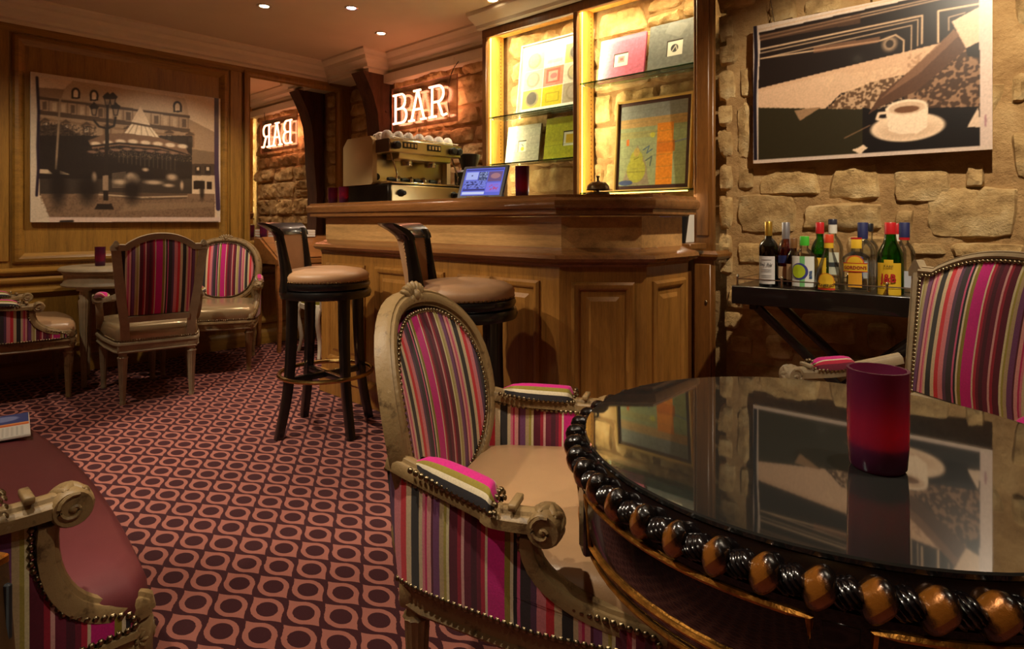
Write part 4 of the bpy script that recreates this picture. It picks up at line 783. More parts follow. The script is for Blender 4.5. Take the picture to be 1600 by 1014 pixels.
# ---------------------------------------------------------------- bar stools
def stool(label, x, y, rz):
    o = thing('bar_stool', label, 'bar stool', (x, y, 0), rz, 'bar stools')      # faces local +y
    r = .205
    obj('seat', MB().lathe([(r-.004, .742), (r+.004, .75), (r+.006, .772), (r-.004, .786), (r-.03, .800), (r*.5, .812), (.0005, .815)], 40), 'leather_tan', o, None, 60)
    sn = MB()
    for k in range(72): a = 2*PI*k/72; sn.dome(.0042, .003, 5, align_z(((r+.004)*math.cos(a), (r+.004)*math.sin(a), .748), (math.cos(a), math.sin(a), 0)))
    n_ = obj('nail_trim', sn, 'brass', o); n_['kind'] = 'stuff'
    obj('swivel_ring', MB().lathe([(r-.02, .742), (r+.008, .740), (r+.012, .725), (r+.004, .708), (r-.02, .706)], 40), 'black_wood', o, None, 50)
    obj('seat_frame', MB().lathe([(r-.04, .705), (r+.012, .702), (r+.018, .684), (r+.012, .664), (r-.02, .658), (.02, .658)], 40), 'black_wood', o, None, 50)
    for a in (45, 135, 225, 315):
        c_, s_ = math.cos(math.radians(a)), math.sin(math.radians(a)); pth = smooth_path([(c_*q, s_*q, z) for q, z in ((.178, .665), (.182, .45), (.20, .22), (.245, .0))], 5)
        obj('leg', MB().sweep(pth, rrect(1, 1, .12, 2), up=(c_, s_, 0), scale=[.046-.010*k/(len(pth)-1) for k in range(len(pth))]), 'black_wood', o)
    obj('foot_ring', MB().tube([(.225*math.cos(2*PI*k/40), .225*math.sin(2*PI*k/40), .285) for k in range(40)], .0105, 8, True), 'brass', o)
    for a in (45, 135): c_, s_ = math.cos(math.radians(a)), math.sin(math.radians(a)); obj('stretcher', MB().sweep([(-.19*c_, -.19*s_, .272), (.19*c_, .19*s_, .272)], rrect(.026, .03, .004, 2)), 'black_wood', o)
    # wrap-round back: a curved pad between two scrolled stiles
    def bk(a, z, off=0):                  # a: angle about the seat, 270 deg is straight behind
        fl = max(0, (z-.76)/.26); rr = .198+.035*fl**1.3+.02*max(0, fl-.85)/.15*1.2+off; return (rr*math.cos(a), rr*math.sin(a)-.012*fl, z)
    A0, A1 = math.radians(270-44), math.radians(270+44)
    zz = [.755+.225*k/10 for k in range(11)]
    P = []
    for j in range(13):
        a = A0+(A1-A0)*j/12; inn = [bk(a, z, -.008) for z in zz]; out_ = [bk(a, z, .016) for z in zz][::-1]; P.append(inn+out_)
    obj('back_pad', MB().grid(P, False, True), 'leather_tan', o, None, 60)
    for a in (A0, A1):
        pth = [bk(a, z, .004) for z in [.70+.30*k/12 for k in range(13)]]
        t_ = (-math.sin(a), math.cos(a), 0); wd = [(.030+.022*(1-k/12)**2, .034+.03*(1-k/12)**2) for k in range(13)]
        obj('back_stile', MB().sweep(pth, rrect(1, 1, .15, 2), up=(math.cos(a), math.sin(a), 0), scale=wd), 'black_wood', o)
        nn = MB()
        for off in (-.010, .019):
            for k in range(18):
                p = bk(a+(.075 if a == A0 else -.075), .765+.215*k/17, off); d_ = (math.cos(a), math.sin(a), 0) if off > 0 else (-math.cos(a), -math.sin(a), 0); nn.dome(.004, .003, 5, align_z(p, d_))
        n_ = obj('nail_trim', nn, 'brass', o); n_['kind'] = 'stuff'
    P = []
    for j in range(17):
        a = A0-.10+(A1-A0+.20)*j/16; P.append([bk(a, z, q) for q, z in ((-.010, .972), (-.012, .99), (-.002, 1.012), (.03, 1.03), (.045, 1.034), (.048, 1.025), (.03, 1.005), (.020, .985), (.018, .972))])
    m2 = MB().grid(P, False, True); m2.add(P[0], [tuple(range(9))]); m2.add(P[-1], [tuple(range(9))[::-1]]); obj('crest_rail', m2, 'black_wood', o, None, 50)
    return o
stool('tan leather swivel bar stool with black legs in front of the panelled bar end', -2.775, 1.62, math.radians(-48))
stool('tan leather swivel bar stool behind the near striped armchair', -1.78, 1.63, math.radians(-50))
# ---------------------------------------------------------------- armchairs (local: faces +y, origin on the floor under the seat)
NAIL = mesh('nailhead', MB().dome(.0062, .0045, 8), 'old_brass')
class Nails:
    def __init__(s, parent, single, r=1.0): s.p = parent; s.single = single; s.mb = MB(); s.n = 0; s.r = r
    def row(s, path, normals, step=.0128):
        v = [Vector(p) for p in path]; acc = 0
        for i in range(len(v)-1):
            L = (v[i+1]-v[i]).length
            while acc <= L and L > 0:
                t = acc/L; p = v[i].lerp(v[i+1], t); nn = Vector(normals[i] if isinstance(normals, list) else normals)
                if s.single and s.n < 290: obj('nailhead', NAIL, None, s.p, align_z(p, nn) @ Matrix.Scale(s.r, 4)); s.n += 1
                else: s.mb.dome(.0062*s.r, .0045*s.r, 6, align_z(p, nn))
                acc += step
            acc -= L
    def done(s):
        if s.mb.v: o = obj('nail_trim', s.mb, 'old_brass', s.p); o['kind'] = 'stuff'
def outline(wf, wb, yf, yb, bow, n=10):
    pts = []
    for k in range(n+1): t = -1+2*k/n; pts.append((wf*t*.94, yf+bow*(1-t*t)))          # front, left to right
    pts.append((wf, yf-.03)); pts.append(((wf*.6+wb*.4)*1.01, yf*.3+yb*.3)); pts.append((wb*1.02, yb+.05))
    for k in range(5): t = 1-2*k/4; pts.append((wb*t*.92, yb))
    pts += [(-wb*1.02, yb+.05), (-(wf*.6+wb*.4)*1.01, yf*.3+yb*.3), (-wf, yf-.03)]
    return pts[::-1]                                                                      # counter-clockwise
def rot_leg(o, x, y, m, top=.36, r=.025, back=False):
    L = MB().box((x, y, top-.035), (.056, .056, .07), .006)
    L.lathe([(.0135, 0), (.016, .012), (.0125, .022), (.014, .03), (r*.95, top-.10), (r*1.1, top-.092), (r*.8, top-.084), (r*.8, top-.072), (r, top-.068)], 24, T(x, y, 0), 12, .05)
    g = obj('leg', L, m, o, None, 50); return g
def rosette(o, M, m, R=.021):
    q = MB().lathe([(R, 0), (R, .003), (R*.9, .004)], 16, M)
    for k in range(8): q.ellipsoid((R*.32, R*.15, .0035), 8, 5, M @ Matrix.Rotation(2*PI*k/8, 4, 'Z') @ T(R*.55, 0, .004))
    q.ellipsoid((R*.2, R*.2, .005), 8, 5, M @ T(0, 0, .004)); return obj('rosette', q, m, o)
MOULD = [(-.5, -.45), (-.5, .1), (-.38, .3), (-.28, .28), (-.2, .42), (.05, .5), (.22, .42), (.28, .25), (.4, .22), (.5, .05), (.5, -.45)][::-1]
def armchair(label, x, y, rz, back='oval', wood_m='worn_wood', seat_m='leather_taupe', closed=True, W=.30, WB=.245, D=.27, single=False, group='striped armchairs', cat='armchair', name='armchair', off=0, zc=.905, az=.585, ay=0):
    o = thing(name, label, cat, (x, y, 0), rz, group); wf, wb, yf, yb = W, WB, D, -.25; N = Nails(o, single)
    # seat
    ol = outline(wf, wb, yf, yb, .035); cx = lambda s_, z: [(px*s_, py*s_+(1-s_)*.01, z) for px, py in ol]
    P = [cx(1.0, .352), cx(1.022, .385), cx(1.015, .415), cx(.985, .437), cx(.93, .449), cx(.75, .459), cx(.4, .464), cx(.0005, .465)]
    obj('seat', MB().grid(P[::-1], False, True), seat_m, o, None, 70)
    obj('seat_rail', MB().mould(ol, [(-.03, .29), (.006, .292), (.012, .30), (.006, .308), (.008, .335), (.016, .34), (.014, .35), (.004, .356), (-.03, .356)], True, 1), wood_m, o, None, 35)
    fl = [((px)*1.0, py, .362) for px, py in ol]; k0 = len(ol)
    front = [p for p in fl if p[1] > yf-.05]; front.sort(key=lambda p: p[0])
    if closed or single: N.row([(p[0]*1.012, p[1]+.008, .364) for p in front], (0, 1, .2))
    else: N.row([(p[0]*1.02, p[1]*1.02, .364) for p in fl+fl[:1]], [Vector((p[0], p[1]*1.2, .1)) for p in fl])
    for sx in (-1, 1):
        rot_leg(o, sx*(wf-.028), yf-.02, wood_m); rot_leg(o, sx*(wb-.03), yb+.02, wood_m)
        rosette(o, T(sx*(wf-.028), yf+.0085, .328) @ Matrix.Rotation(-PI/2, 4, 'X'), wood_m); rosette(o, T(sx*(wf+.001), yf-.02, .328) @ Matrix.Rotation(sx*PI/2, 4, 'Y'), wood_m)
    # arms: S = arm path from back to scroll, post path from scroll to front leg
    for sx in (-1, 1):
        ax = wf+.0
        ap = smooth_path([(sx*(wb+.005), yb-.015, az+.035), (sx*(wb+.028), yb+.09, az+.012), (sx*(ax-.008), yb+.20, az), (sx*(ax+.006), .02+ay, az-.004), (sx*(ax+.008), .095+ay, az-.002)], 5)
        n = len(ap); obj('arm', MB().sweep(ap, [(q[0]*.052, q[1]*.034) for q in MOULD], scale=[(.75+.25*k/(n-1), 1) for k in range(n)]), wood_m, o, None, 40)
        sc = MB().lathe([(.0005, -.027), (.026, -.027), (.029, -.022), (.029, .022), (.026, .027), (.0005, .027)], 22, T(sx*(ax+.008), .105+ay, az-.010) @ Matrix.Rotation(PI/2, 4, 'Y'), cap=False)
        for ss in (-1, 1):
            sc.tube([(sx*(ax+.008)+ss*.027, .105+ay+(.024-.0032*a)*math.cos(a+1.2), az-.010+(.024-.0032*a)*math.sin(a+1.2)*1) for a in [.42*k for k in range(17)]], .0038, 6)
            sc.ellipsoid((.004, .0065, .0065), 8, 5, T(sx*(ax+.008)+ss*.027, .105+ay, az-.010))
        for k in range(9):                    # leaf carving over the scroll
            a = math.radians(170-k*26); sc.ellipsoid((.021, .008, .0045), 8, 5, T(sx*(ax+.008), .105+ay+.028*math.cos(a), az-.010+.028*math.sin(a)) @ Matrix.Rotation(a-PI/2, 4, 'X') @ ROT(.5*(-1)**k))
        sc.box((sx*(ax+.006), .052+ay, az+.019), (.050, .014, .012), .002)
        obj('arm_scroll', sc, wood_m, o, None, 50)
        y0_, z0_, y1_, z1_ = .078+ay, az-.03, yf-.018, .392
        arcp = [(sx*(ax+.006-.018*k/12), y0_-.01*math.sin(PI*k/12)+(y1_-y0_)*(1-math.cos(PI/2*k/12)), z0_-(z0_-z1_)*math.sin(PI/2*k/12)) for k in range(13)]+[(sx*(ax-.016), yf-.008, .386), (sx*(ax-.018), yf-.004, .365)]
        pp_ = arcp; _old = ([(sx*(ax+.006), .085+ay, az-.03), (sx*(ax+.0), .072+ay, az-.07), (sx*(ax-.004), .085+ay*.8, az-.12), (sx*(ax-.006), .13, az-.165), (sx*(ax-.006), .19, az-.195), (sx*(ax-.012), yf-.025, az-.20), (sx*(ax-.018), yf-.012, .36)])
        m_ = len(pp_); obj('arm_post', MB().sweep(pp_, [(q[0]*.046, q[1]*.040) for q in MOULD], ups=[(0, -(pp_[min(k+1, m_-1)][2]-pp_[max(k-1, 0)][2]), pp_[min(k+1, m_-1)][1]-pp_[max(k-1, 0)][1]) for k in range(m_)], scale=[.8+.2*k/m_ for k in range(m_)]), wood_m, o, None, 40)
        # pad
        i0, i1 = (3, n-6) if closed else (7, n-5); seg = ap[i0:i1+1]; ns = len(seg); Pp, uvp = [], []
        for k, p in enumerate(seg):
            t_ = k/(ns-1); e = max(.05, (1-abs(2*t_-1)**3.5))**.5; row, ur = [], []
            for j in range(11):
                a = PI*j/10; row.append((p[0]+.032*e*math.cos(a), p[1], p[2]+.010+.036*e*math.sin(a))); ur.append((.050+.036*math.cos(a), p[1]))
            Pp.append(row); uvp.append(ur)
        obj('arm_pad', MB().grid(Pp, uv=uvp), 'stripes', o, None, 80)
        for ss in (-1, 1): N.row([(p[0]+ss*.0275, p[1], p[2]+.010) for p in seg], (ss, 0, .3))
        for j in range(6): a = PI*j/5; N.row([(seg[-1][0]+.026*math.cos(a), seg[-1][1]+.004, seg[-1][2]+.012+.022*math.sin(a))]*2+[(9, 9, 9)][:0], (0, 1, .3)) if False else None
        N.row([(seg[-1][0]+.026*math.cos(PI*j/8), seg[-1][1]+.003, seg[-1][2]+.012+.026*math.sin(PI*j/8)) for j in range(9)], (0, .8, .6))
        if closed:                              # upholstered side under the arm
            def front_y(z):
                best = .07
                for q in pp_:
                    if abs(q[2]-z) < .012: best = min(best if best != .07 else 9, q[1])
                c_ = [q for q in pp_]; c_.sort(key=lambda q: abs(q[2]-z)); return c_[0][1]-.020
            zs = [.358+(az-.02-.358)*k/10 for k in range(11)]
            for side, so in (('outer', .012), ('inner', -.012)):
                P2, U2 = [], []
                for z in zs:
                    fy = front_y(z); ry = yb+.0-(z-.36)*.14; row, ur = [], []
                    for k in range(13):
                        t_ = k/12; yy = ry+(fy-ry)*t_; xx = wb+(ax-wb)*min(1, max(0, (yy-yb)/(.05-yb)))**.7; bul = 4*t_*(1-t_)*(z-.358)*(az-.02-z)*60*.008
                        row.append((sx*(xx+so+(bul if so > 0 else -bul)), yy, z+(.035*(1-t_)**2)*(z-.358)/(az-.378))); ur.append((yy+off+.06+(sx > 0)*.0, z))
                    P2.append(row); U2.append(ur)
                if (sx > 0) == (so > 0): P2 = P2[::-1]; U2 = U2[::-1]
                g = obj('side_upholstery', MB().grid(P2, uv=U2), 'stripes', o, None, 80)
                P3 = P2[::-1] if (sx > 0) == (so > 0) else P2; nx_ = (sx*(1 if so > 0 else -1), 0, 0)
                N.row([r_[-1] for r_ in P3[::-1]], nx_); N.row([q for q in P3[-1]], nx_)
                if so > 0: N.row([q for q in P3[0]], nx_)
    # back
    rec = .20
    if back == 'oval':
        hw, hh, zc_ = wb+.005, .232, zc-.245
        def bp(u, v, dy=0): return (u*hw, yb-.012-(v*hh+hh)*rec+.055*u*u+dy, zc_+v*hh)
        def spt(a): c_, s_ = math.cos(a), math.sin(a); return (math.copysign(abs(c_)**.86, c_), math.copysign(abs(s_)**.92, s_)+.03*c_*c_)
        path_ = [bp(*spt(2*PI*k/48)) for k in range(48)]
        obj('back_frame', MB().sweep(path_, [(q[0]*.046, q[1]*.042) for q in MOULD], True, ups=[(-.25*u_, 1, .2) for u_ in [spt(2*PI*k/48)[0] for k in range(48)]]), wood_m, o, None, 40)
        for sgn, nm in ((1, 'back_upholstery'), (-1, 'outer_back_upholstery')):
            P, U = [], []
            for i in range(9):
                s_ = .90*(1-i/8)+.0001; row, ur = [], []
                for k in range(48):
                    u_, v_ = spt(2*PI*k/48); q = bp(u_*s_, v_*s_, sgn*(.010+.026*(1-s_*s_))); row.append(q); ur.append((u_*s_*hw+off, q[2]))
                P.append(row); U.append(ur)
            if sgn < 0: P = P[::-1]; U = U[::-1]
            obj(nm, MB().grid(P, False, True, U), 'stripes', o, None, 80)
            N.row([bp(u_*.885, v_*.885, sgn*.018) for u_, v_ in [spt(2*PI*k/48) for k in range(49)]], (0, sgn, .2*sgn))
        top_ = bp(0, 1.0); cr = MB()
        for k in range(7):
            a = math.radians(-60+20*k); cr.ellipsoid((.010, .012, .021), 8, 6, T(top_[0]+.040*math.sin(a), top_[1]+.006, top_[2]+.008+.016*math.cos(a)) @ Matrix.Rotation(a, 4, 'Y'))
        for dx, dz, r_ in ((0, .012, .015), (-.02, .004, .011), (.02, .004, .011), (-.042, -.004, .010), (.042, -.004, .010), (-.062, -.010, .007), (.062, -.010, .007)): cr.ellipsoid((r_, r_*.9, r_), 10, 6, T(top_[0]+dx, top_[1]+.014, top_[2]+dz))
        obj('carved_crest', cr, wood_m, o, None, 60)
        for sx in (-1, 1): obj('back_stile', MB().tube(smooth_path([(sx*(wb-.03), yb+.01, .34), (sx*(wb-.02), yb-.01, .43), bp(sx*.82, -.62)], 4), .020, 10), wood_m, o)
    else:
        zt = zc-.075; tw = wb+.012
        def by(z): return yb+.005-(z-.36)*rec
        for sx in (-1, 1):
            obj('back_stile', MB().sweep([(sx*(wb-.04), yb+.02, .33), (sx*(wb-.036), by(.46), .46), (sx*(wb-.012), by(.65), .65), (sx*tw, by(zt), zt)], [(q[0]*.046, q[1]*.034) for q in MOULD][::-1], up=(0, 1, .2)), wood_m, o, None, 40)
            e = MB().prism([(-.026, -.01), (.026, -.01), (.026, .012), (.014, .030), (.006, .044), (-.004, .044), (-.014, .026), (-.026, .010)], -.015, .015, T(sx*tw, by(zt), zt) @ Matrix.Rotation(PI/2, 4, 'X')); e.lathe([(.009, -.018), (.009, .018)], 12, T(sx*tw, by(zt+.02), zt+.018) @ Matrix.Rotation(PI/2, 4, 'X'))
            obj('ear_finial', e, wood_m, o, None, 40)
        def top_z(u): a = abs(u); return zt+.012+(.058*(1-(a/.80)**2.2) if a < .80 else -.004)
        path_ = [(u*(tw-.012), by(top_z(u)), top_z(u)) for u in [-1+2*k/32 for k in range(33)]]
        obj('top_rail', MB().sweep(path_, [(q[0]*.034, q[1]*.040) for q in [(-a_, b_) for a_, b_ in MOULD]], up=(0, 1, .2), ups=None), wood_m, o, None, 40)
        zb0 = .49; obj('bottom_rail', MB().sweep([(-(wb-.05), by(zb0), zb0), (wb-.05, by(zb0), zb0)], [(q[0]*.034, q[1]*.046) for q in MOULD], up=(0, 1, .2)), wood_m, o, None, 40)
        for sgn, nm in ((1, 'back_upholstery'), (-1, 'outer_back_upholstery')):
            P, U = [], []; hwz = lambda z: (wb-.03)+(tw-wb+.03)*max(0, min(1, (z-.46)/(zt-.46)))-.020
            for i in range(17):
                u = -1+2*i/16; row, ur = [], []
                for j in range(11):
                    v = j/10; zt_ = top_z(u*.93)-.012; z = zb0+.018+(zt_-zb0-.018)*v; b_ = .012+.026*(1-abs(u)**3)*(1-abs(2*v-1)**3)
                    row.append((u*hwz(z), by(z)+sgn*b_, z)); ur.append((u*hwz(z)+off, z))
                P.append(row); U.append(ur)
            if sgn > 0: P = P[::-1]; U = U[::-1]
            obj(nm, MB().grid(P, uv=U), 'stripes', o, None, 80)
            Q = P if sgn < 0 else P[::-1]; nr = (0, sgn, .2*sgn)
            if sgn > 0:
                N.row([(q[0], q[1]+.004*sgn, q[2]) for q in Q[0]], nr); N.row([(r_[-1][0], r_[-1][1]+.004*sgn, r_[-1][2]) for r_ in Q], nr); N.row([(q[0], q[1]+.004*sgn, q[2]) for q in Q[-1]], nr)
    N.done(); return o
def face(dl, dd):                         # heading from camera-frame (right, forward) components
    x_, y_ = .734*dl-.679*dd, .679*dl+.734*dd; return math.atan2(-x_, y_)
def lw(l, d): return (.734*l-.679*d, .679*l+.734*d)
nx, ny = lw(.097, 1.336)
armchair('carved medallion armchair with striped upholstery and taupe leather seat pulled up to the black table', nx, ny, face(1, -.312), 'oval', 'worn_wood', 'leather_taupe', True, W=.32, single=True, off=.02, zc=.868, az=.55, ay=-.045)
rx, ry = lw(1.055, 1.64)
armchair('grey painted square-backed armchair with striped back standing beyond the black table', rx, ry, face(-1, -.22), 'arch', 'grey_frame', 'leather_taupe', False, W=.31, WB=.275, single=True, zc=.945, az=.565, off=.0)
armchair('grey painted square-backed armchair seen from behind at the small painted table', -4.165, 1.25, math.radians(80), 'arch', 'grey_frame', 'leather_bronze', False, W=.265, WB=.205, zc=.965, off=.06)
armchair('carved medallion armchair with shiny bronze seat beside the writing desk', -4.60, 1.79, math.radians(-124), 'oval', 'worn_wood', 'leather_bronze', True, zc=.91, off=.04)
armchair('low striped armchair with taupe seat beside the small painted table, facing it', -4.67, .635, math.radians(-4), 'oval', 'worn_wood', 'leather_taupe', True, zc=.90, off=.1, az=.56)
armchair('long settee with burgundy leather seat, striped sides and a magazine on it', -1.757, .076, 0, 'arch', 'worn_wood', 'leather_burgundy', True, W=.585, WB=.55, single=True, group='settee', cat='settee', name='settee', zc=.93, off=.09, az=.605, ay=.05)
# magazine on the settee
cv = Canvas(60, 80, (214, 208, 198)); cv.rect(.0, .0, .55, .55, (200, 96, 40)); cv.rect(.0, .0, .49, .50, (224, 150, 90)); cv.rect(0, 0, .44, .45, (60, 70, 130)); cv.ell(.2, .2, .12, .12, (120, 130, 180))
for k in range(26): cv.line([(.60, .06+k*.034), (.96, .06+k*.034)], 1, (150, 146, 140), .6)
for k in range(11): cv.line([(.04, .60+k*.034), (.52, .60+k*.034)], 1, (150, 146, 140), .6)
mg = thing('magazine', 'open magazine with colour picture lying on the burgundy settee seat', 'magazine', (-2.19, .19, .4665), math.radians(-8))
obj('pages', MB().box((0, 0, .003), (.24, .30, .006), .001), 'paper', mg); cv.obj('cover_print', .236, .296, 'print_matte', mg, T(0, -.148, .0066) @ Matrix.Rotation(-PI/2, 4, 'X'))
# narrow brown stand at the settee's near arm
st = thing('menu_stand', 'brown framed menu stand with brass cap standing against the settee arm', 'menu stand', (*lw(-.655, .80), 0), face(.25, 1))
SL = Matrix.Rotation(math.radians(0), 4, 'Y'); obj('post', MB().sweep([(.02, 0, 0), (-.04, 0, .585)], rrect(.040, .022, .004, 2), up=(0, 1, 0)), 'brown_leather', st); obj('panel', MB().box((-.12, .004, .29), (.22, .008, .54), .002), 'slate', st); obj('brass_cap', MB().box((-.041, 0, .590), (.042, .024, .014), .003), 'gilt', st); obj('edge_strip', MB().sweep([(-.004, -.008, .0), (-.063, -.008, .575)], rrect(.004, .004, .001, 1), up=(0, 1, 0)), 'chrome', st)
obj('second_post', MB().sweep([(-.24, 0, 0), (-.20, 0, .585)], rrect(.040, .022, .004, 2), up=(0, 1, 0)), 'brown_leather', st)
# ---------------------------------------------------------------- small painted table by the panelled wall
pt_ = thing('painted_table', 'small round grey painted table with fluted legs below the carousel photograph', 'table', (-4.70, 1.21, 0))
obj('table_top', MB().lathe([(.0005, .748), (.32, .748), (.332, .738), (.336, .728), (.322, .718), (.0005, .716)], 44), 'grey_frame', pt_, None, 40)
obj('apron', MB().lathe([(.29, .62), (.315, .625), (.322, .635), (.31, .645), (.305, .66), (.305, .70), (.315, .71), (.315, .717)], 44, cap=False), 'grey_frame', pt_, None, 40)
for k in range(4):
    a = PI/2*k+PI/6; x_, y_ = .262*math.cos(a), .262*math.sin(a); l_ = MB().box((0, 0, .655), (.062, .062, .10), .004, T(x_, y_, 0) @ ROT(a)); l_.lathe([(.015, 0), (.018, .02), (.014, .03), (.028, .52), (.030, .545), (.022, .555), (.026, .58), (.022, .60), (.028, .61)], 24, T(x_, y_, 0), 12, .06); lg = obj('leg', l_, 'grey_frame', pt_, None, 50)
    rosette(pt_, T(x_*1.115, y_*1.115, .655) @ ROT(a) @ Matrix.Rotation(PI/2, 4, 'Y'), 'grey_frame', .022)
candle('purple glass candle holder on the small painted table', -4.70, 1.10, .7485, .031, .125, 'purple candle holders', .4)
# ---------------------------------------------------------------- black and gilt table
TX, TY, TR = -.275, .98, .353
nt = thing('black_table', 'round black lacquered table with glass top and gilded rope edge', 'table', (TX, TY, 0))
obj('top_board', MB().lathe([(.0005, .711), (TR-.002, .711), (TR+.004, .70), (TR+.004, .682), (TR-.01, .676), (.0005, .676)], 72), 'black_lacquer', nt, None, 40)
gt = obj('glass_top', MB().lathe([(.0005, .720), (TR-.002, .720), (TR, .718), (TR, .7135), (TR-.002, .7115), (.0005, .7115)], 96), 'table_glass', nt, None, 40)
ng = 48; gp = MB()
P = []
for i in range(13):
    t_ = -1+2*i/12; row = []
    for k in range(15):
        a = 2*PI*k/14.; rr = max(0, 1-abs(t_)**3)**.5; row.append((.0175*rr*math.cos(a)+.004*t_, t_*.0205, .0165*rr*math.sin(a)+.007*t_))
    P.append(row)
gm = mesh('gadroon', MB().grid(P), 'gilt', 60)
def rope_mat():
    t = NT('rope_gilt'); f = t.noise(t.obj(), 90, 5, .7); g = t.n('NewGeometry'); sp = t.n('SeparateXYZ'); tc = t.n('TexCoord'); t.l(tc.outputs['Object'], sp.inputs[0])
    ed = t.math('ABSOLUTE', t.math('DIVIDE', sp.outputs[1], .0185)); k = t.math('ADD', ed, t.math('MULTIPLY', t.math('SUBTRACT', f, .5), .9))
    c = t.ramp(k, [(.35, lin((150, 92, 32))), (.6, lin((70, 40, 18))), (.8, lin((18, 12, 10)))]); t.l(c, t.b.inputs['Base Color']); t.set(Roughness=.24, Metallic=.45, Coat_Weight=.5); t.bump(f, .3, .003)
rope_mat(); gm.materials.clear(); gm.materials.append(MATS['rope_gilt'])
for k in range(ng):
    a = 2*PI*k/ng; obj('gadroon', gm, None, nt, T((TR+.014)*math.cos(a), (TR+.014)*math.sin(a), .690) @ ROT(a) @ Matrix.Rotation(.5, 4, 'X'))
lf = MB()
for k in range(5): lf.ellipsoid((.0165-.0015*abs(k-2), .0052, .0150-.001*abs(k-2)), 10, 7, T(.0, -.0105+.0052*k, 0) @ Matrix.Rotation(.25, 4, 'X'))
lf = mesh('leaf_wrap', lf, 'black_lacquer', 60)
for k in range(ng):
    a = 2*PI*(k+.5)/ng; obj('leaf_wrap', lf, None, nt, T((TR+.012)*math.cos(a), (TR+.012)*math.sin(a), .690) @ ROT(a) @ Matrix.Rotation(.5, 4, 'X'))
obj('apron', MB().lathe([(TR-.035, .548), (TR-.012, .550), (TR-.002, .558), (TR-.003, .568), (TR+.002, .575), (TR+.010, .61), (TR+.013, .64), (TR+.012, .672), (TR+.0, .677)], 72, cap=False), 'black_lacquer', nt, None, 40)
DV = [math.radians(-72+k*60) for k in range(6)]
for k in range(6):                        # gilt rectangles bent round the apron
    a0, a1 = DV[k]+.075, DV[k]+PI/3-.075; R_ = TR+.006; zz0, zz1 = .588, .660
    ring = [(R_*math.cos(a0+(a1-a0)*j/16), R_*math.sin(a0+(a1-a0)*j/16), zz0) for j in range(17)]+[((R_+.007)*math.cos(a1+(a0-a1)*j/16), (R_+.007)*math.sin(a1+(a0-a1)*j/16), zz1) for j in range(17)]
    obj('gilt_moulding', MB().tube(ring, .0042, 6, True), 'gilt', nt)
obj('gilt_bead', MB().tube([((TR-.002)*math.cos(2*PI*k/72), (TR-.002)*math.sin(2*PI*k/72), .562) for k in range(72)], .0035, 6, True), 'gilt', nt)
for k in range(0, 6):
    a = DV[k]; obj('apron_block', MB().box((TR+.006, 0, .615), (.014, .036, .095), .003, ROT(a)), 'black_lacquer', nt)
obj('pedestal', MB().lathe([(.0005, .56), (.12, .56), (.10, .53), (.045, .48), (.04, .40), (.065, .33), (.075, .28), (.05, .22), (.06, .18), (.05, .13), (.0005, .12)], 28, cap=False), 'black_lacquer', nt, None, 50)
obj('under_board', MB().lathe([(.0005, .546), (TR-.035, .546), (TR-.035, .566), (.0005, .566)], 48), 'black_lacquer', nt)
for k in range(3):
    a = math.radians(15)+2*PI*k/3; c_, s_ = math.cos(a), math.sin(a); obj('foot', MB().tube(smooth_path([(.03*c_, .03*s_, .22), (.12*c_, .12*s_, .17), (.20*c_, .20*s_, .07), (.27*c_, .27*s_, .02)], 5), [.034-.016*q/15 for q in range(16)], 8), 'black_lacquer', nt)
cx_, cy_ = lw(.476, .793); candle('purple glass candle holder with lit wax on the black glass table', cx_, cy_, .7205, .036, .128, 'purple candle holders', .9)
# ---------------------------------------------------------------- drinks trolley with bottles
TG = basis((-1.14, 2.69, 0), RU, Vector((-RU.y, RU.x, 0)), (0, 0, 1))      # local x along the wall, y towards it
tr = thing('butler_tray', 'black folding butler tray stand with low silver gallery in front of stone wall', 'tray table'); tr.matrix_world = TG
TW, TD, TZ = 1.0, .40, .751
obj('tray', MB().box((TW/2, TD/2, TZ-.04), (TW, TD, .08), .003), 'black_wood', tr)
for y_ in (.05, TD-.05):
    for a, b in (((.07, .0), (.80, .67)), ((.80, .0), (.07, .67))): obj('leg', MB().sweep([(b[0], y_+(.0 if a[0] < .5 else .03), b[1]), (a[0], y_+(.0 if a[0] < .5 else .03), a[1])][::-1], rrect(.036, .026, .003, 2), up=(0, 1, 0)), 'black_wood', tr)
for z_, x_ in ((.66, .08), (.66, .79), (.10, .17), (.10, .70)): obj('stretcher', MB().box((x_, TD/2, z_), (.03, TD-.08, .03), .003), 'black_wood', tr)
for y_ in (.02, TD-.02): obj('gallery_rail', MB().tube([(.02, y_, TZ+.032), (TW-.02, y_, TZ+.032)], .0028, 6), 'chrome', tr)
for x_ in (.02, TW-.02): obj('gallery_rail', MB().tube([(x_, .02, TZ+.032), (x_, TD-.02, TZ+.032)], .0028, 6), 'chrome', tr)
pm = MB().lathe([(.006, 0), (.0065, .004), (.0045, .01), (.0045, .036), (.007, .04), (.0055, .048), (.0005, .052)], 10); pm = mesh('gallery_post', pm, 'chrome')
for x_ in (.02, .21, .40, .60, .80, TW-.02):
    for y_ in (.02, TD-.02): obj('gallery_post', pm, None, tr, T(x_, y_, TZ))
BW = TG
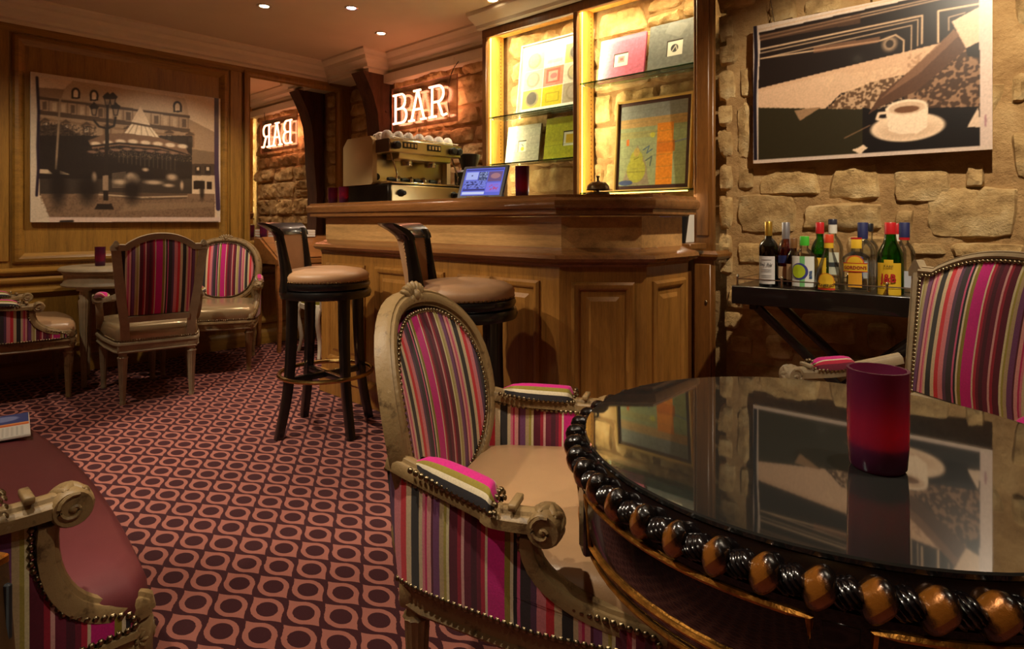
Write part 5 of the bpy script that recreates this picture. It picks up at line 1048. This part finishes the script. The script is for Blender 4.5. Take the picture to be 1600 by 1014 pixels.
def bottle(label, x_, y_, prof, glass, cap=None, cap_col=None, lab=None, neck=None, flat_=1.0, rz=0, texts=(), extra=None, liquid=None, capm=0, lines=(), discs=(), vert=()):
    o = thing('bottle', label, 'bottle', group='bottles on the tray'); o.matrix_world = BW @ T(x_, y_, TZ) @ ROT(rz) @ Matrix.Scale(flat_, 4, (0, 1, 0))
    obj('glass', MB().lathe(prof, 28), glass, o, None, 50); R_ = max(p[0] for p in prof); h_ = prof[-1][1]
    if liquid: lp = [(max(.0005, r-.004), z+.004) for r, z in prof if z < liquid[1]]; obj('liquid', MB().lathe([(.0005, .004)]+lp+[(.0005, lp[-1][1])], 20), liquid[0], o, None, 60)
    if cap: z0, z1, rc = cap; obj('cap', MB().lathe([(.0005, z1), (rc-.002, z1), (rc, z1-.003), (rc, z0), (rc-.002, z0)][::-1], 20), flat(cap_col, .35, capm), o)
    if neck: z0, z1, rc, col = neck; obj('neck_band', MB().lathe([(rc, z0), (rc, z1)], 20, cap=False), flat(col, .4), o)
    def cyl(hw, z0, z1, col, d_=.0008, nm='label', rr=R_):
        a_ = hw/rr; P = [[((rr+d_)*math.sin(-a_+2*a_*k/14), -(rr+d_)*math.cos(-a_+2*a_*k/14), z) for z in (z0, z1)] for k in range(15)]
        return obj(nm, MB().grid(P), flat(col, .6), o, None, 80)
    if lab:
        for L_ in lab: cyl(*L_)
    for hw, z, col in lines: cyl(hw, z, z+.0022, col, .0016, 'printed_line')
    for cx0, cz0, cr0, col, d_ in discs:
        rr = R_+d_+.0008; P = [[(rr*math.sin((cx0+q*math.cos(2*PI*k/24))/rr), -rr*math.cos((cx0+q*math.cos(2*PI*k/24))/rr), cz0+q*math.sin(2*PI*k/24)) for k in range(24)] for q in (cr0, cr0*.6, .0002)]
        obj('label_roundel', MB().grid(P, False, True), flat(col, .6), o, None, 80)
    for tx, size, xx, zz_, col, bold in vert:
        def mq_(a_, b_, rr=R_+.003): q = (xx-b_)/rr; return (rr*math.sin(q), -rr*math.cos(q), zz_+a_)
        obj('lettering', text_mb(tx, size, mq_, bold), flat(col, .6), o)
    for tx, size, z, col, bold, sx in texts:
        def mp_(a_, b_, rr=R_+.0046): q = a_/rr; return (rr*math.sin(q), -rr*math.cos(q), z+b_)
        obj('lettering', text_mb(tx, size, mp_, bold, 'CENTER', sx), flat(col, .6), o)
    return o
def prof_b(r, hs, hn, rn, h, foot=.003, rs=.5):   # straight body to hs, shoulder to hn, neck to h
    return [(r-foot, 0), (r, foot), (r, hs)]+[(rn+(r-rn)*math.cos(PI/2*k/6)**(.9), hs+(hn-hs)*math.sin(PI/2*k/6)**rs if False else hs+(hn-hs)*(k/6)**1.1) for k in range(1, 7)]+[(rn, h)]
def tp(px, y_):                            # tray x of a photo column, for a row y_ towards the wall
    t_ = (px-800)/952; dr = F2+R2*t_; o_ = (TG @ Vector((0, y_, 0))).xy; u_ = TG.to_3x3() @ Vector((1, 0, 0)); den = dr.x*u_.y-dr.y*u_.x; k_ = (o_.x*u_.y-o_.y*u_.x)/den; return (dr*k_-o_).dot(u_.xy)
f1, f2, f3 = .085, .195, .315
RED, YEL, GRN, NAVY, WHT = (186, 30, 36), (226, 182, 40), (70, 176, 50), (28, 34, 84), (226, 220, 206)
bottle('dark wine bottle with gold foil neck and white label reading BEL AIR', tp(1201, f1), f1, prof_b(.040, .175, .215, .0145, .285), 'glass_dark', (.225, .288, .0158), (190, 150, 60), [(.038, .012, .135, (206, 200, 196))], texts=[('Bel Air', .021, .092, (60, 56, 56), .0002, 1)], lines=[(.022, z, (130, 126, 124)) for z in (.118, .074, .066, .048, .040, .026)], capm=.8)
bottle('amber spirit bottle with silver cap and navy label behind the wine bottle', tp(1228, f2), f2, prof_b(.038, .15, .21, .014, .275), 'glass_amber', (.21, .285, .017), (150, 146, 150), [(.036, .10, .135, NAVY), (.036, .03, .085, (206, 170, 130))], liquid=('glass_amber', .17), capm=.6)
bottle('small amber bottle with brown cap behind the green capped bottle', tp(1238, f1+.04), f1+.06, prof_b(.030, .12, .16, .013, .20), 'glass_amber', (.17, .215, .017), (110, 74, 40), [(.028, .03, .10, (190, 150, 110))])
bottle('clear bottle with bright green cap and green and white label', tp(1257, f1), f1, prof_b(.054, .115, .175, .015, .20), 'glass_clear', (.185, .225, .019), GRN, [(.05, .01, .14, (226, 228, 220)), (.010, .01, .14, (120, 190, 120), .0012)], flat_=.72, discs=[(-.012, .075, .036, (60, 62, 140), .0016), (-.016, .075, .029, (176, 196, 30), .0024)], vert=[('ana', .026, .040, .062, (40, 80, 130), .0006)])
bottle('green whisky bottle with red cap half hidden behind the yellow labelled tequila bottle', tp(1281, f2), f2, prof_b(.036, .16, .215, .0145, .27), 'glass_green', (.235, .285, .0175), RED, [(.034, .03, .13, YEL)])
bottle('clear tequila bottle with red and yellow cap and yellow label reading CAMINO', tp(1295, f1-.02), f1-.02, [(.050, 0), (.053, .004), (.053, .04), (.046, .075), (.036, .11), (.028, .135), (.019, .16), (.0155, .18), (.0155, .21)], 'glass_clear', (.20, .235, .0185), (206, 70, 40), [(.034, .006, .014, (196, 60, 30)), (.034, .014, .044, YEL)], (.178, .20, .0178, YEL), texts=[('CAMINO', .0155, .020, (40, 30, 20), .0003, 1)], discs=[(0, .044, .032, (206, 120, 30), .0005), (0, .044, .029, YEL, .0010)])
bottle('tall clear bottle with white neck and dark cap behind the tequila bottle', tp(1301, f3), f3, prof_b(.043, .165, .225, .016, .28), 'glass_clear', (.275, .30, .019), (44, 44, 58), [(.034, .05, .15, (216, 216, 196)), (.035, .085, .105, (60, 66, 70), .0014)], (.235, .275, .0185, WHT))
bottle("flat clear gin bottle with yellow cap and label reading GORDON'S", tp(1338, f1), f1, prof_b(.052, .135, .165, .017, .20), 'glass_clear', (.178, .222, .020), YEL, [(.047, .085, .118, YEL, .0030), (.026, .02, .085, (224, 160, 40), .0004), (.049, .083, .086, RED, .0034), (.049, .117, .120, RED, .0034)], (.216, .2225, .0205, RED), .62, discs=[(0, .115, .036, (206, 90, 40), .0004), (0, .115, .031, YEL, .0006)], texts=[("GORDON'S", .0185, .094, (150, 24, 30), .0006, .95)])
bottle('clear bottle with navy cap behind the flat gin bottle', tp(1348, f2), f2, prof_b(.045, .165, .215, .016, .25), 'glass_clear', (.215, .285, .020), NAVY, [(.03, .05, .12, (190, 190, 190)), (.008, .04, .14, (60, 90, 160), .0014)])
bottle('bottle with small black cap furthest back behind the gin bottle', tp(1358, f3), f3, prof_b(.036, .17, .21, .014, .26), 'glass_clear', (.245, .28, .017), (30, 30, 34), [(.03, .05, .12, (170, 160, 150))])
bottle('green whisky bottle with red cap and yellow label reading J&B', tp(1391, f1), f1, [(.044, 0), (.047, .004), (.0475, .14), (.044, .165), (.033, .19), (.025, .205), (.021, .225), (.0175, .26)], 'glass_green', (.238, .285, .0205), RED, [(.046, .0, .022, YEL), (.046, .024, .125, YEL), (.016, .118, .138, YEL, .0010)], texts=[('J&B', .046, .05, (176, 30, 30), .0012, .8), ('RARE', .012, .108, (70, 50, 20), .0002, 1.2)])
bottle('clear bottle with red cap half hidden behind the J&B whisky', tp(1401, f3), f3, prof_b(.036, .16, .21, .014, .26), 'glass_clear', (.235, .28, .0175), RED, [(.03, .05, .12, WHT)], (.205, .235, .0165, WHT))
bottle('clear bottle with navy cap and red band beside the J&B whisky', tp(1413, f2-.03), f2-.03, prof_b(.038, .16, .205, .0155, .25), 'glass_clear', (.222, .285, .019), NAVY, [(.03, .02, .09, (190, 190, 196))], (.214, .224, .0195, RED))
